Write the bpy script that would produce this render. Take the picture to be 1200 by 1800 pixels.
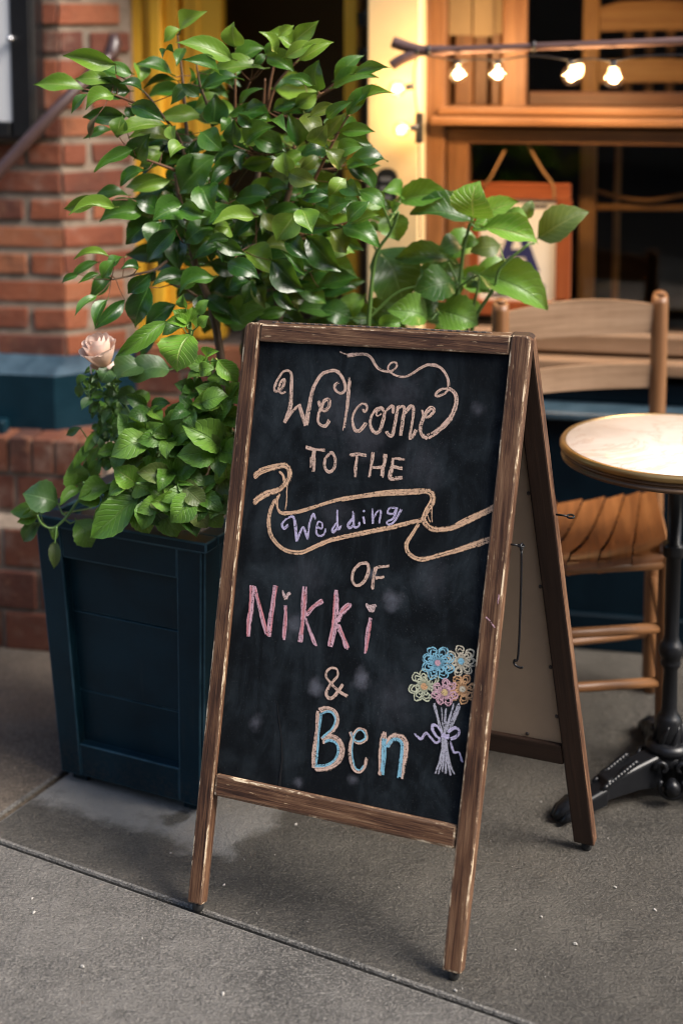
import bpy, bmesh, math, random
from mathutils import Vector, Matrix
R = math.radians
scene = bpy.context.scene
for o in list(bpy.data.objects):
    bpy.data.objects.remove(o)
random.seed(11)

# ------------------------------------------------------------------ camera
FPX, CAM_H, PITCH = 2500.0, 1.62, R(7)          # focal length in photo pixels, eye height, tilt
HORIZON = 70.0
CY = HORIZON + FPX * math.tan(PITCH)
cd = bpy.data.cameras.new('camera')
cam = bpy.data.objects.new('camera', cd)
scene.collection.objects.link(cam)
cam.location = (0, 0, CAM_H)
cam.rotation_euler = (R(90) - PITCH, 0, 0)
cd.sensor_fit = 'VERTICAL'; cd.sensor_height = 36; cd.sensor_width = 24; cd.lens = 50
cd.shift_y = -(900 - CY) / 1800
cd.clip_start = 0.05; cd.clip_end = 400
cd.dof.use_dof = True
cd.dof.focus_distance = 2.68
cd.dof.aperture_fstop = 1.4
scene.camera = cam

# ------------------------------------------------------------------ sky, sun, exposure
SUN_EL = R(46)        # the soft bright side is to the right of the camera, a little behind it
world = bpy.data.worlds.new('World'); scene.world = world; world.use_nodes = True
wn = world.node_tree.nodes; wl = world.node_tree.links
sky = wn.new('ShaderNodeTexSky'); sky.sky_type = 'NISHITA'; sky.sun_disc = False
sky.sun_elevation = SUN_EL; sky.sun_rotation = R(90) + R(28)
sky.air_density = 1.0; sky.dust_density = 3.0; sky.ozone_density = 1.0
bg = wn['Background']; bg.inputs['Strength'].default_value = 0.09
wl.new(sky.outputs[0], bg.inputs[0])
sd = bpy.data.lights.new('sun', 'SUN'); sd.energy = 1.9; sd.angle = R(26); sd.color = (1.0, 0.94, 0.86)
sun = bpy.data.objects.new('sun', sd); scene.collection.objects.link(sun)
sdir = Vector((math.cos(SUN_EL) * math.cos(R(-28)), math.cos(SUN_EL) * math.sin(R(-28)), math.sin(SUN_EL)))
sun.rotation_euler = sdir.to_track_quat('Z', 'Y').to_euler()
scene.view_settings.view_transform = 'Standard'
scene.view_settings.look = 'None'
scene.view_settings.gamma = 1.0
scene.view_settings.exposure = 1.7
scene.cycles.use_denoising = True
scene.cycles.filter_width = 1.0
scene.cycles.max_bounces = 8
scene.cycles.transparent_max_bounces = 16
scene.cycles.sample_clamp_indirect = 4.0

# ------------------------------------------------------------------ photo pixel -> place helpers
CAM = Vector((0, 0, CAM_H))
def ray(px, py):
    a = (px - 600) / FPX; b = (CY - py) / FPX
    return Vector((a, math.cos(PITCH) + b * math.sin(PITCH), -math.sin(PITCH) + b * math.cos(PITCH)))
def G(px, py, z=0.0):
    r = ray(px, py); return CAM + r * ((z - CAM_H) / r.z)
def D(px, py, y):
    r = ray(px, py); return CAM + r * (y / r.y)
def onplane(px, py, p, n):
    r = ray(px, py); return CAM + r * ((p - CAM).dot(n) / r.dot(n))
Z = Vector((0, 0, 1))

# ------------------------------------------------------------------ object helpers
COL = scene.collection
def tag(o, label=None, cat=None, group=None, kind=None):
    if label: o['label'] = label
    if cat: o['category'] = cat
    if group: o['group'] = group
    if kind: o['kind'] = kind
    return o
def empty(name, loc, label, cat, group=None):
    o = bpy.data.objects.new(name, None); COL.objects.link(o)
    o.location = loc; o.empty_display_size = 0.05
    return tag(o, label, cat, group)
def world_loc(o):
    v = Vector(o.location)
    while o.parent: o = o.parent; v += Vector(o.location)
    return v
def obj(name, me, mat, parent=None, origin=None):
    """mesh given in world coordinates; origin moved to `origin` (or the parent's place)"""
    o = bpy.data.objects.new(name, me); COL.objects.link(o)
    base = world_loc(parent) if parent else (Vector(origin) if origin is not None else Vector())
    if base.length: me.transform(Matrix.Translation(-base))
    if parent: o.parent = parent
    else: o.location = base
    if mat is not None and not me.materials:
        for m in (mat if isinstance(mat, (list, tuple)) else [mat]): me.materials.append(m)
    return o
def bm_to_mesh(bm, name, smooth=False):
    me = bpy.data.meshes.new(name); bm.to_mesh(me); bm.free()
    if smooth: me.polygons.foreach_set('use_smooth', [True] * len(me.polygons))
    me.update(); return me
HEXF = [(0, 1, 2, 3), (7, 6, 5, 4), (0, 4, 5, 1), (1, 5, 6, 2), (2, 6, 7, 3), (3, 7, 4, 0)]
def hexa_mesh(name, c, bev=0.0, seg=1, edgemat=-1, along=None, rnd_edges=(), rnd_r=0.012):
    """box from 8 corners (0-3 one face loop, 4-7 the opposite one); UV u runs along `along`, in metres"""
    bm = bmesh.new(); vs = [bm.verts.new(p) for p in c]
    for fa in HEXF: bm.faces.new([vs[i] for i in fa])
    bmesh.ops.recalc_face_normals(bm, faces=bm.faces)
    if rnd_edges:
        es = [e for e in bm.edges if tuple(sorted((vs.index(e.verts[0]), vs.index(e.verts[1])))) in rnd_edges]
        bmesh.ops.bevel(bm, geom=es, offset=rnd_r, segments=4, affect='EDGES', profile=0.5)
    if bev > 0:
        bmesh.ops.bevel(bm, geom=[e for e in bm.edges if e.calc_face_angle(0) > 0.6] if rnd_edges else list(bm.edges), offset=bev, segments=seg, affect='EDGES', profile=0.6, material=edgemat)
    c = [Vector(p) for p in c]
    ax = [c[1] - c[0], c[3] - c[0], c[4] - c[0]]
    if along is None: along = max(ax, key=lambda v: v.length)
    a = Vector(along).normalized()
    uv = bm.loops.layers.uv.new('UVMap'); off = random.random() * 7; o0 = c[0]
    for f in bm.faces:
        n = f.normal
        b = n.cross(a)
        if b.length < 0.4: b = n.orthogonal(); e = n.cross(b).normalized()
        else: e = a
        b.normalize()
        for l in f.loops:
            d = l.vert.co - o0
            l[uv].uv = (d.dot(e) + off, d.dot(b) + off * 1.7 + abs(n.x) * 0.3)
    return bm_to_mesh(bm, name)
def box8(o, ax, ay, az):
    o = Vector(o)
    return [o, o + ax, o + ax + ay, o + ay, o + az, o + ax + az, o + ax + ay + az, o + ay + az]
def quadmesh(name, pts, faces, smooth=False, uvs=None):
    me = bpy.data.meshes.new(name); me.from_pydata([tuple(p) for p in pts], [], faces)
    if uvs:
        ul = me.uv_layers.new(name='UVMap')
        for li, l in enumerate(me.loops): ul.data[li].uv = uvs[l.vertex_index]
    if smooth: me.polygons.foreach_set('use_smooth', [True] * len(me.polygons))
    me.update(); return me
def cat(P, sub=8, closed=False):
    """Catmull-Rom through points (Vectors)"""
    P = [Vector(p) for p in P]
    if len(P) < 3: return [P[0].lerp(P[-1], i / sub) for i in range(sub + 1)]
    out = []; n = len(P)
    for i in range(n - 1):
        p0 = P[max(i - 1, 0)]; p1 = P[i]; p2 = P[i + 1]; p3 = P[min(i + 2, n - 1)]
        for k in range(sub):
            t = k / sub
            out.append(0.5 * ((2 * p1) + (p2 - p0) * t + (2 * p0 - 5 * p1 + 4 * p2 - p3) * t * t + (3 * p1 - p0 - 3 * p2 + p3) * t ** 3))
    out.append(P[-1]); return out
class Tubes:
    def __init__(s): s.v = []; s.f = []; s.uv = []
    def add(s, P, r, seg=8, cap=True):
        P = [Vector(p) for p in P]; n = len(P)
        rs = r if isinstance(r, (list, tuple)) else [r] * n
        up = None; base = len(s.v); L = 0
        for i, p in enumerate(P):
            t = (P[min(i + 1, n - 1)] - P[max(i - 1, 0)])
            if t.length < 1e-9: t = Vector((0, 0, 1))
            t.normalize()
            if up is None: up = t.orthogonal().normalized()
            up = (up - t * up.dot(t))
            up = up.normalized() if up.length > 1e-6 else t.orthogonal().normalized()
            b = t.cross(up)
            if i: L += (p - P[i - 1]).length
            for k in range(seg):
                a = 2 * math.pi * k / seg
                s.v.append(p + (up * math.cos(a) + b * math.sin(a)) * rs[i]); s.uv.append((L, k / seg * 0.1))
        for i in range(n - 1):
            for k in range(seg):
                a = base + i * seg + k; b2 = base + i * seg + (k + 1) % seg
                s.f.append((a, b2, b2 + seg, a + seg))
        if cap:
            s.f.append(tuple(base + k for k in range(seg))[::-1])
            s.f.append(tuple(base + (n - 1) * seg + k for k in range(seg)))
        return s
    def mesh(s, name, smooth=True): return quadmesh(name, s.v, s.f, smooth, s.uv)
def lathe(name, c, prof, seg=48, smooth=True):
    c = Vector(c); v = []; f = []; n = len(prof); uv = []
    for (r, z) in prof:
        for k in range(seg):
            a = 2 * math.pi * k / seg; v.append(c + Vector((r * math.cos(a), r * math.sin(a), z))); uv.append((k / seg, z))
    for i in range(n - 1):
        for k in range(seg):
            a = i * seg + k; b = i * seg + (k + 1) % seg; f.append((a, b, b + seg, a + seg))
    f.append(tuple(range(seg))[::-1]); f.append(tuple((n - 1) * seg + k for k in range(seg)))
    me = quadmesh(name, v, f, smooth, uv)
    return me

# ------------------------------------------------------------------ material helpers
class M:
    def __init__(s, name):
        s.m = bpy.data.materials.new(name); s.m.use_nodes = True
        s.t = s.m.node_tree; s.N = s.t.nodes; s.L = s.t.links
        s.b = s.N['Principled BSDF']; s.out = s.N['Material Output']
    def n(s, typ, ins=None, **kw):
        x = s.N.new('ShaderNode' + typ)
        for k, v in kw.items(): setattr(x, k, v)
        for k, v in (ins or {}).items(): s.put(x, k, v)
        return x
    def put(s, x, k, v):
        i = x.inputs[k]
        if isinstance(v, bpy.types.NodeSocket): s.L.new(v, i)
        elif isinstance(v, bpy.types.Node): s.L.new(v.outputs[0], i)
        else: i.default_value = v
    def P(s, **kw):
        for k, v in kw.items(): s.put(s.b, k.replace('_', ' '), v)
        return s
    def math(s, op, a, b=0.0, c=0.0, clamp=False):
        x = s.n('Math', {0: a, 1: b, 2: c}, operation=op); x.use_clamp = clamp; return x.outputs[0]
    def mix(s, f, a, b, mode='MIX'):
        x = s.n('Mix', data_type='RGBA', blend_type=mode, clamp_factor=True)
        s.put(x, 0, f); s.put(x, 6, col4(a)); s.put(x, 7, col4(b)); return x.outputs[2]
    def ramp(s, f, stops, interp='LINEAR'):
        x = s.n('ValToRGB', {0: f}); x.color_ramp.interpolation = interp
        e = x.color_ramp.elements
        while len(e) > 1: e.remove(e[-1])
        e[0].position = stops[0][0]; e[0].color = col4(stops[0][1])
        for p, c in stops[1:]:
            q = e.new(p); q.color = col4(c)
        return x.outputs[0]
    def step(s, f, lo, hi):
        x = s.n('MapRange', {0: f, 1: lo, 2: hi, 3: 0.0, 4: 1.0}); x.interpolation_type = 'SMOOTHSTEP'; return x.outputs[0]
    def noise(s, vec, scale, detail=4.0, rough=0.55, dist=0.0):
        return s.n('TexNoise', {'Vector': vec, 'Scale': scale, 'Detail': detail, 'Roughness': rough, 'Distortion': dist}).outputs[0]
    def mapping(s, vec, scale=(1, 1, 1), loc=(0, 0, 0)):
        return s.n('Mapping', {'Vector': vec, 'Scale': scale, 'Location': loc}).outputs[0]
    def bump(s, h, strength=0.3, dist=0.002, normal=None):
        x = s.n('Bump', {'Height': h, 'Strength': strength, 'Distance': dist})
        if normal is not None: s.put(x, 'Normal', normal)
        return x.outputs[0]
    def uv(s): return s.n('TexCoord').outputs['UV']
    def objco(s): return s.n('TexCoord').outputs['Object']
    def pos(s): return s.n('NewGeometry').outputs['Position']
    def rnd(s): return s.n('ObjectInfo').outputs['Random']
def col4(c):
    if isinstance(c, (bpy.types.NodeSocket, bpy.types.Node)): return c
    if isinstance(c, (int, float)): return (c, c, c, 1)
    return tuple(c) + ((1,) if len(c) == 3 else ())
def srgb(r, g, b):
    f = lambda x: (x / 255 / 12.92) if x / 255 <= 0.04045 else ((x / 255 + 0.055) / 1.055) ** 2.4
    return (f(r), f(g), f(b))

def wood(name, dark, mid, light, rough=0.55, wear=0.0, scuff=None, gloss=0.35, lo=0.0):
    m = M(name); uv = m.uv()
    g1 = m.noise(m.mapping(uv, (2.2, 60, 1)), 1.0, 6, 0.6, 0.6)
    g2 = m.noise(m.mapping(uv, (9, 340, 1)), 1.0, 3, 0.6)
    big = m.noise(m.mapping(uv, (2.5, 6, 1)), 1.0, 4, 0.6)
    c = m.ramp(m.math('ADD', m.math('MULTIPLY', g1, 0.65), m.math('MULTIPLY', big, 0.42)), [(0.34, dark), (0.52, mid), (0.72, light)])
    c = m.mix(m.step(g2, 0.52, 0.72), c, m.mix(0.6, c, dark))
    if wear > 0:
        w1 = m.noise(m.mapping(uv, (9, 34, 1)), 1.0, 8, 0.72, 0.3)
        w2 = m.noise(m.mapping(uv, (16, 420, 1)), 1.0, 3, 0.6)
        k = m.step(m.math('ADD', w1, m.math('MULTIPLY', m.math('SUBTRACT', w2, 0.5), 0.45)), 0.69 - wear * 0.22, 0.74 - wear * 0.18)
        c = m.mix(k, c, scuff)
    m.P(Base_Color=c, Roughness=m.math('ADD', rough - 0.1, m.math('MULTIPLY', g1, 0.25)), Normal=m.bump(m.math('ADD', g1, m.math('MULTIPLY', g2, 0.6)), 0.35, 0.0012))
    m.b.inputs['Specular IOR Level'].default_value = gloss
    return m.m
def paint(name, c1, c2, rough=0.45, scratch=None, scale=6.0, bumps=0.12, spec=0.5):
    m = M(name); p = m.objco()
    n1 = m.noise(p, scale, 5, 0.6); n2 = m.noise(p, 90, 3)
    c = m.mix(m.step(n1, 0.3, 0.7), c1, c2)
    if scratch is not None:
        s1 = m.step(m.noise(m.mapping(p, (30, 30, 30)), 3.0, 6, 0.7), 0.70, 0.76)
        c = m.mix(s1, c, scratch)
        pz = m.n('SeparateXYZ', {0: m.pos()}).outputs[2]      # splashed dirt near the ground
        sp_ = m.math('MULTIPLY', m.step(m.math('ADD', pz, m.math('MULTIPLY', m.noise(m.pos(), 30, 5, 0.7), 0.22)), 0.26, 0.08), m.step(m.noise(m.pos(), 120, 4, 0.7), 0.42, 0.62))
        c = m.mix(m.math('MULTIPLY', sp_, 0.55), c, (0.045, 0.04, 0.034))
        st_ = m.step(m.noise(m.mapping(m.pos(), (40, 40, 2.2)), 1.0, 5, 0.65), 0.60, 0.72); c = m.mix(m.math('MULTIPLY', st_, 0.35), c, (0.02, 0.034, 0.04))
    m.P(Base_Color=c, Roughness=m.math('ADD', rough - 0.12, m.math('MULTIPLY', n1, 0.25)), Normal=m.bump(m.math('ADD', m.math('MULTIPLY', n1, 0.6), m.math('MULTIPLY', n2, 0.3)), bumps, 0.003)); m.b.inputs['Specular IOR Level'].default_value = spec
    return m.m
def plain(name, c, rough=0.5, metal=0.0, var=0.15):
    m = M(name); n = m.noise(m.objco(), 25, 4)
    m.P(Base_Color=m.mix(n, tuple(x * (1 - var) for x in c), tuple(min(1, x * (1 + var)) for x in c)), Roughness=m.math('ADD', rough - 0.08, m.math('MULTIPLY', n, 0.16)), Metallic=metal)
    return m.m

# ================================================================== MATERIALS
MT = {}
def signwood():
    m = M('sign_wood'); uv = m.uv()
    a = m.noise(m.mapping(uv, (4.5, 110, 1)), 1.0, 7, 0.65, 0.8); b = m.noise(m.mapping(uv, (14, 520, 1)), 1.0, 3, 0.6); big = m.noise(m.mapping(uv, (5.5, 14, 1)), 1.0, 4, 0.6, 0.5)
    k = m.math('ADD', m.math('ADD', m.math('MULTIPLY', a, 0.48), m.math('MULTIPLY', big, 0.30)), m.math('MULTIPLY', b, 0.26))
    c = m.ramp(k, [(0.40, (0.014, 0.006, 0.004)), (0.47, (0.050, 0.021, 0.011)), (0.55, (0.115, 0.055, 0.028)), (0.66, (0.23, 0.135, 0.075))])
    fl = m.noise(m.mapping(uv, (30, 210, 1)), 1.0, 6, 0.7); pa = m.noise(m.mapping(uv, (7, 22, 1)), 1.0, 3)
    c = m.mix(m.math('MULTIPLY', m.step(fl, 0.60, 0.66), m.step(pa, 0.45, 0.62)), c, (0.36, 0.25, 0.15))
    d = m.noise(m.mapping(uv, (11, 40, 1)), 1.0, 8, 0.75); c = m.mix(m.step(d, 0.70, 0.73), c, (0.55, 0.44, 0.30))
    m.P(Base_Color=c, Roughness=m.math('ADD', 0.42, m.math('MULTIPLY', a, 0.3)), Normal=m.bump(m.math('ADD', a, m.math('MULTIPLY', b, 0.7)), 0.5, 0.0016)); m.b.inputs['Specular IOR Level'].default_value = 0.35
    return m.m
MT['sign_wood'] = signwood()
MT['sign_plain'] = wood('sign_wood', (0.028, 0.011, 0.007), (0.085, 0.038, 0.020), (0.20, 0.115, 0.065), 0.6, 0.32, (0.36, 0.25, 0.15), 0.3)
def edgewood():
    m = M('sign_worn_edge'); uv = m.uv()
    a = m.noise(m.mapping(uv, (12, 30, 1)), 1.0, 7, 0.7, 0.6); b = m.noise(m.mapping(uv, (30, 260, 1)), 1.0, 4, 0.6)
    c = m.mix(b, (0.05, 0.022, 0.012), (0.16, 0.09, 0.05))
    c = m.mix(m.step(a, 0.49, 0.55), c, (0.24, 0.15, 0.085)); c = m.mix(m.step(m.math('ADD', a, m.math('MULTIPLY', m.math('SUBTRACT', b, 0.5), 0.3)), 0.55, 0.60), c, (0.60, 0.48, 0.33))
    m.P(Base_Color=c, Roughness=0.75, Normal=m.bump(m.math('ADD', a, b), 0.6, 0.002)); return m.m
MT['sign_edge'] = edgewood()
MT['sign_inner'] = wood('sign_inner_wood', (0.020, 0.010, 0.007), (0.035, 0.018, 0.011), (0.06, 0.03, 0.018), 0.65)
MT['hardboard'] = plain('hardboard', (0.40, 0.29, 0.20), 0.75, 0, 0.10)
MT['steel'] = plain('hinge_steel', (0.11, 0.09, 0.08), 0.55, 0.5)
MT['hinge_leaf'] = plain('worn_hinge_leaf', (0.30, 0.23, 0.18), 0.6, 0.4)
MT['iron'] = plain('black_iron', (0.0055, 0.006, 0.0075), 0.34, 0.0)
MT['iron'].node_tree.nodes['Principled BSDF'].inputs['Specular IOR Level'].default_value = 0.35
MT['rubber'] = plain('rubber', (0.008, 0.008, 0.008), 0.7)
MT['shop_wood'] = wood('shop_wood', (0.080, 0.030, 0.009), (0.165, 0.068, 0.021), (0.25, 0.115, 0.040), 0.45, gloss=0.5)
MT['grey_wood'] = wood('weathered_wood', (0.13, 0.075, 0.04), (0.22, 0.135, 0.08), (0.31, 0.205, 0.13), 0.55)
MT['chair_wood'] = wood('chair_wood', (0.10, 0.042, 0.015), (0.19, 0.085, 0.032), (0.27, 0.14, 0.06), 0.42, gloss=0.5)
MT['red_wood'] = wood('red_frame_wood', (0.16, 0.035, 0.010), (0.26, 0.065, 0.018), (0.33, 0.10, 0.03), 0.4, gloss=0.5)
MT['dark_wood'] = wood('dark_wood', (0.03, 0.012, 0.005), (0.07, 0.028, 0.010), (0.11, 0.045, 0.016), 0.5)
MT['card'] = plain('old_card', (0.26, 0.18, 0.09), 0.7, 0, 0.1)
MT['pole_wood'] = wood('branch_wood', (0.05, 0.025, 0.022), (0.10, 0.055, 0.05), (0.17, 0.10, 0.09), 0.6)
MT['rush'] = wood('seat_leather', (0.10, 0.034, 0.009), (0.19, 0.068, 0.017), (0.27, 0.105, 0.028), 0.45, gloss=0.5)
MT['navy'] = paint('navy_paint', (0.0024, 0.0140, 0.0225), (0.0050, 0.0245, 0.0380), 0.40, (0.03, 0.06, 0.075), spec=0.16)
MT['navy_edge'] = paint('navy_edge', (0.012, 0.042, 0.062), (0.035, 0.085, 0.115), 0.5, (0.10, 0.12, 0.13), 14, spec=0.2)
MT['blue'] = paint('sky_lit_blue_paint', (0.022, 0.045, 0.066), (0.045, 0.080, 0.110), 0.35, None, 18, 0.3)  # cap and ledge: lighter copy of the navy, sky light put into the colour
MT['bulkhead'] = paint('shaded_bulkhead_paint', (0.0010, 0.0045, 0.0085), (0.0020, 0.0085, 0.0145), 0.45, None, spec=0.12)  # darker copy of the navy, shade below the window put into the colour
MT['mustard'] = paint('mustard_paint', (0.76, 0.42, 0.030), (0.80, 0.45, 0.038), 0.4)
MT['cream'] = paint('cream_paint', (0.63, 0.465, 0.235), (0.67, 0.505, 0.265), 0.5)
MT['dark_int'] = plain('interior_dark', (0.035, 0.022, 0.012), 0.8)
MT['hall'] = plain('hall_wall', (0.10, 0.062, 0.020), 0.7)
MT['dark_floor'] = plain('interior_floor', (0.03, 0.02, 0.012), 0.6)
MT['black'] = plain('black_plastic', (0.008, 0.008, 0.009), 0.35)
MT['grey_plastic'] = plain('grey_button', (0.10, 0.10, 0.10), 0.4)
MT['paper'] = plain('paper', (0.72, 0.66, 0.54), 0.7, 0, 0.05)
MT['menu_paper'] = plain('menu_paper', (0.62, 0.62, 0.62), 0.6, 0, 0.05)
MT['ink'] = plain('blue_ink', (0.015, 0.018, 0.09), 0.6)
MT['black_ink'] = plain('black_ink', (0.02, 0.02, 0.03), 0.6)
MT['cord'] = plain('cord', (0.30, 0.16, 0.06), 0.8)
MT['brass'] = plain('brass', (0.34, 0.215, 0.085), 0.34, 0.85)
MT['bronze'] = plain('bronze', (0.14, 0.085, 0.05), 0.4, 0.7)
MT['rail'] = plain('handrail_paint', (0.05, 0.028, 0.026), 0.35)
MT['knob'] = plain('nickel_knob', (0.6, 0.6, 0.62), 0.25, 0.9)
MT['soil'] = plain('soil', (0.022, 0.015, 0.010), 0.95, 0, 0.5)

def marble():
    m = M('marble'); p = m.objco()
    w = m.noise(p, 7, 8, 0.62, 1.6); v = m.noise(p, 3.2, 6, 0.6, 2.2)
    c = m.ramp(w, [(0.3, (0.62, 0.53, 0.46)), (0.5, (0.70, 0.62, 0.55)), (0.7, (0.74, 0.68, 0.62))])
    vein = m.math('SUBTRACT', 1.0, m.step(m.math('ABSOLUTE', m.math('SUBTRACT', v, 0.5)), 0.0, 0.03))
    c = m.mix(m.math('MULTIPLY', vein, 0.5), c, (0.52, 0.36, 0.27))
    m.P(Base_Color=c, Roughness=0.28); return m.m
MT['marble'] = marble()

def brickmat(name='brick', dk=1.0):
    m = M(name); p = m.objco(); r = m.rnd()
    n1 = m.noise(m.mapping(p, (1, 1, 1)), 22, 6, 0.65); n2 = m.noise(p, 160, 4, 0.6)
    sh = m.n('CombineXYZ', {0: m.math('MULTIPLY', r, 13.0), 1: m.math('MULTIPLY', r, 7.0)})
    n3 = m.noise(m.n('VectorMath', {0: p, 1: sh.outputs[0]}, operation='ADD').outputs[0], 6, 3)
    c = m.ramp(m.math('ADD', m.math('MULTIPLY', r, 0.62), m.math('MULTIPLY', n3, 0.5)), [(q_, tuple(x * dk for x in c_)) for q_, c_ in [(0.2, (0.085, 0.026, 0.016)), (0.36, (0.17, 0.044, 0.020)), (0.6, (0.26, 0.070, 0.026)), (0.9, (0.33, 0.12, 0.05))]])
    c = m.mix(m.math('MULTIPLY', m.step(n1, 0.55, 0.8), 0.7), c, (0.34, 0.15, 0.075)); c = m.mix(m.math('MULTIPLY', n2, 0.35), c, (0.10, 0.04, 0.025))
    gm = m.noise(m.pos(), 9, 5, 0.65); c = m.mix(m.math('MULTIPLY', m.step(gm, 0.52, 0.75), 0.45), c, (0.30, 0.22, 0.17)); c = m.mix(m.math('MULTIPLY', m.step(gm, 0.46, 0.25), 0.5), c, (0.06, 0.03, 0.02))
    m.P(Base_Color=c, Roughness=0.85, Normal=m.bump(m.math('ADD', n1, m.math('MULTIPLY', n2, 0.6)), 0.8, 0.006)); return m.m
MT['brick'] = brickmat()
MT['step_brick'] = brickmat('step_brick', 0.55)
def mortarmat():
    m = M('mortar'); p = m.pos(); n1 = m.noise(p, 18, 6, 0.65); n2 = m.noise(p, 220, 3)
    c = m.ramp(n1, [(0.25, (0.13, 0.095, 0.07)), (0.55, (0.25, 0.195, 0.145)), (0.8, (0.36, 0.29, 0.23))])
    m.P(Base_Color=c, Roughness=0.95, Normal=m.bump(m.math('ADD', n1, n2), 0.7, 0.004)); return m.m
MT['mortar'] = mortarmat()
E1 = Vector((0.879, -0.476, 0)).normalized(); E2 = Vector((-E1.y, E1.x, 0))     # directions of the paving joints
def concrete(name, tint, stain=False):
    m = M(name); p = m.pos()
    big = m.noise(p, 2.3, 5, 0.6, 0.4); mid = m.noise(p, 11, 6, 0.65); fine = m.noise(p, 190, 4, 0.65); grit = m.noise(p, 520, 2, 0.5)
    c = m.ramp(m.math('ADD', m.math('MULTIPLY', big, 0.6), m.math('MULTIPLY', mid, 0.4)), [(0.36, tuple(x * 0.50 for x in tint)), (0.48, tuple(x * 0.9 for x in tint)), (0.55, tuple(x * 1.15 for x in tint)), (0.66, tuple(x * 1.7 for x in tint))])
    pit = m.noise(p, 70, 6, 0.7, 0.6)
    c = m.mix(m.step(pit, 0.52, 0.70), c, tuple(x * 1.6 for x in tint)); c = m.mix(m.step(pit, 0.46, 0.30), c, tuple(x * 0.45 for x in tint))
    c = m.mix(m.step(fine, 0.50, 0.68), c, tuple(x * 1.9 for x in tint)); c = m.mix(m.step(fine, 0.46, 0.30), c, tuple(x * 0.35 for x in tint))
    c = m.mix(m.step(grit, 0.66, 0.74), c, tuple(min(1, x * 3.4) for x in tint))
    vo = m.n('TexVoronoi', {'Vector': m.n('VectorMath', {0: p, 1: m.n('TexNoise', {'Vector': p, 'Scale': 9.0, 'Detail': 4.0}).outputs['Color']}, operation='ADD').outputs[0], 'Scale': 1.7}, feature='DISTANCE_TO_EDGE').outputs['Distance']
    crk = m.math('MULTIPLY', m.math('SUBTRACT', 1.0, m.step(vo, 0.0, 0.010)), m.step(m.noise(p, 3.1, 2), 0.50, 0.60))
    c = m.mix(m.math('MULTIPLY', crk, 0.55), c, tuple(x * 0.3 for x in tint))
    gum = m.n('TexVoronoi', {'Vector': p, 'Scale': 4.2}).outputs['Distance']
    c = m.mix(m.math('MULTIPLY', m.math('SUBTRACT', 1.0, m.step(gum, 0.045, 0.06)), 0.5), c, tuple(x * 0.45 for x in tint))
    scr = m.noise(m.mapping(p, (9, 150, 9)), 1.0, 3, 0.5); c = m.mix(m.math('MULTIPLY', m.step(scr, 0.66, 0.72), 0.5), c, tuple(min(1, x * 2.4) for x in tint))
    rough = m.math('ADD', 0.36, m.math('MULTIPLY', mid, 0.4))
    if stain:      # dry pale band and tide marks on the damp paving round the planter
        e1 = m.n('VectorMath', {0: p, 1: tuple(E1)}, operation='DOT_PRODUCT').outputs['Value']
        e2 = m.n('VectorMath', {0: p, 1: tuple(E2)}, operation='DOT_PRODUCT').outputs['Value']
        pc = (G(105, 1372) + G(350, 1438)) / 2
        wob = m.math('MULTIPLY', m.math('SUBTRACT', m.noise(p, 7.5, 5, 0.6), 0.5), 0.26)
        q1 = m.math('SUBTRACT', m.math('ABSOLUTE', m.math('SUBTRACT', e1, pc.dot(E1) + 0.05)), 0.24)
        q2 = m.math('SUBTRACT', pc.dot(E2) - 0.055, e2)
        dist = m.math('ADD', m.math('MAXIMUM', q1, q2), wob)
        k = m.math('SUBTRACT', 1.0, m.step(m.math('ADD', dist, m.math('MULTIPLY', m.math('SUBTRACT', mid, 0.5), 0.12)), -0.01, 0.06))
        spots = m.step(m.noise(p, 5.5, 3, 0.5), 0.60, 0.66)
        k = m.math('MULTIPLY', k, m.math('SUBTRACT', 1.0, spots))
        c = m.mix(m.math('MULTIPLY', k, 0.8), c, m.mix(mid, (0.19, 0.183, 0.172), (0.30, 0.29, 0.27)))
        rough = m.math('ADD', rough, m.math('MULTIPLY', k, 0.25))
    h = m.math('ADD', m.math('ADD', m.math('MULTIPLY', fine, 0.8), m.math('MULTIPLY', pit, 1.2)), m.math('ADD', m.math('MULTIPLY', grit, 0.35), m.math('MULTIPLY', mid, 1.2)))
    m.P(Base_Color=c, Roughness=rough, Normal=m.bump(h, 1.0, 0.007)); return m.m
MT['concrete'] = concrete('concrete_damp', (0.064, 0.057, 0.047), True)
MT['concrete_front'] = concrete('concrete_front', (0.120, 0.111, 0.099))
MT['concrete_brown'] = concrete('concrete_brown', (0.125, 0.098, 0.072))
MT['arris'] = concrete('concrete_arris', (0.15, 0.14, 0.125))
MT['dirt'] = plain('joint_dirt', (0.02, 0.017, 0.014), 0.95, 0, 0.5)

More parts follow.
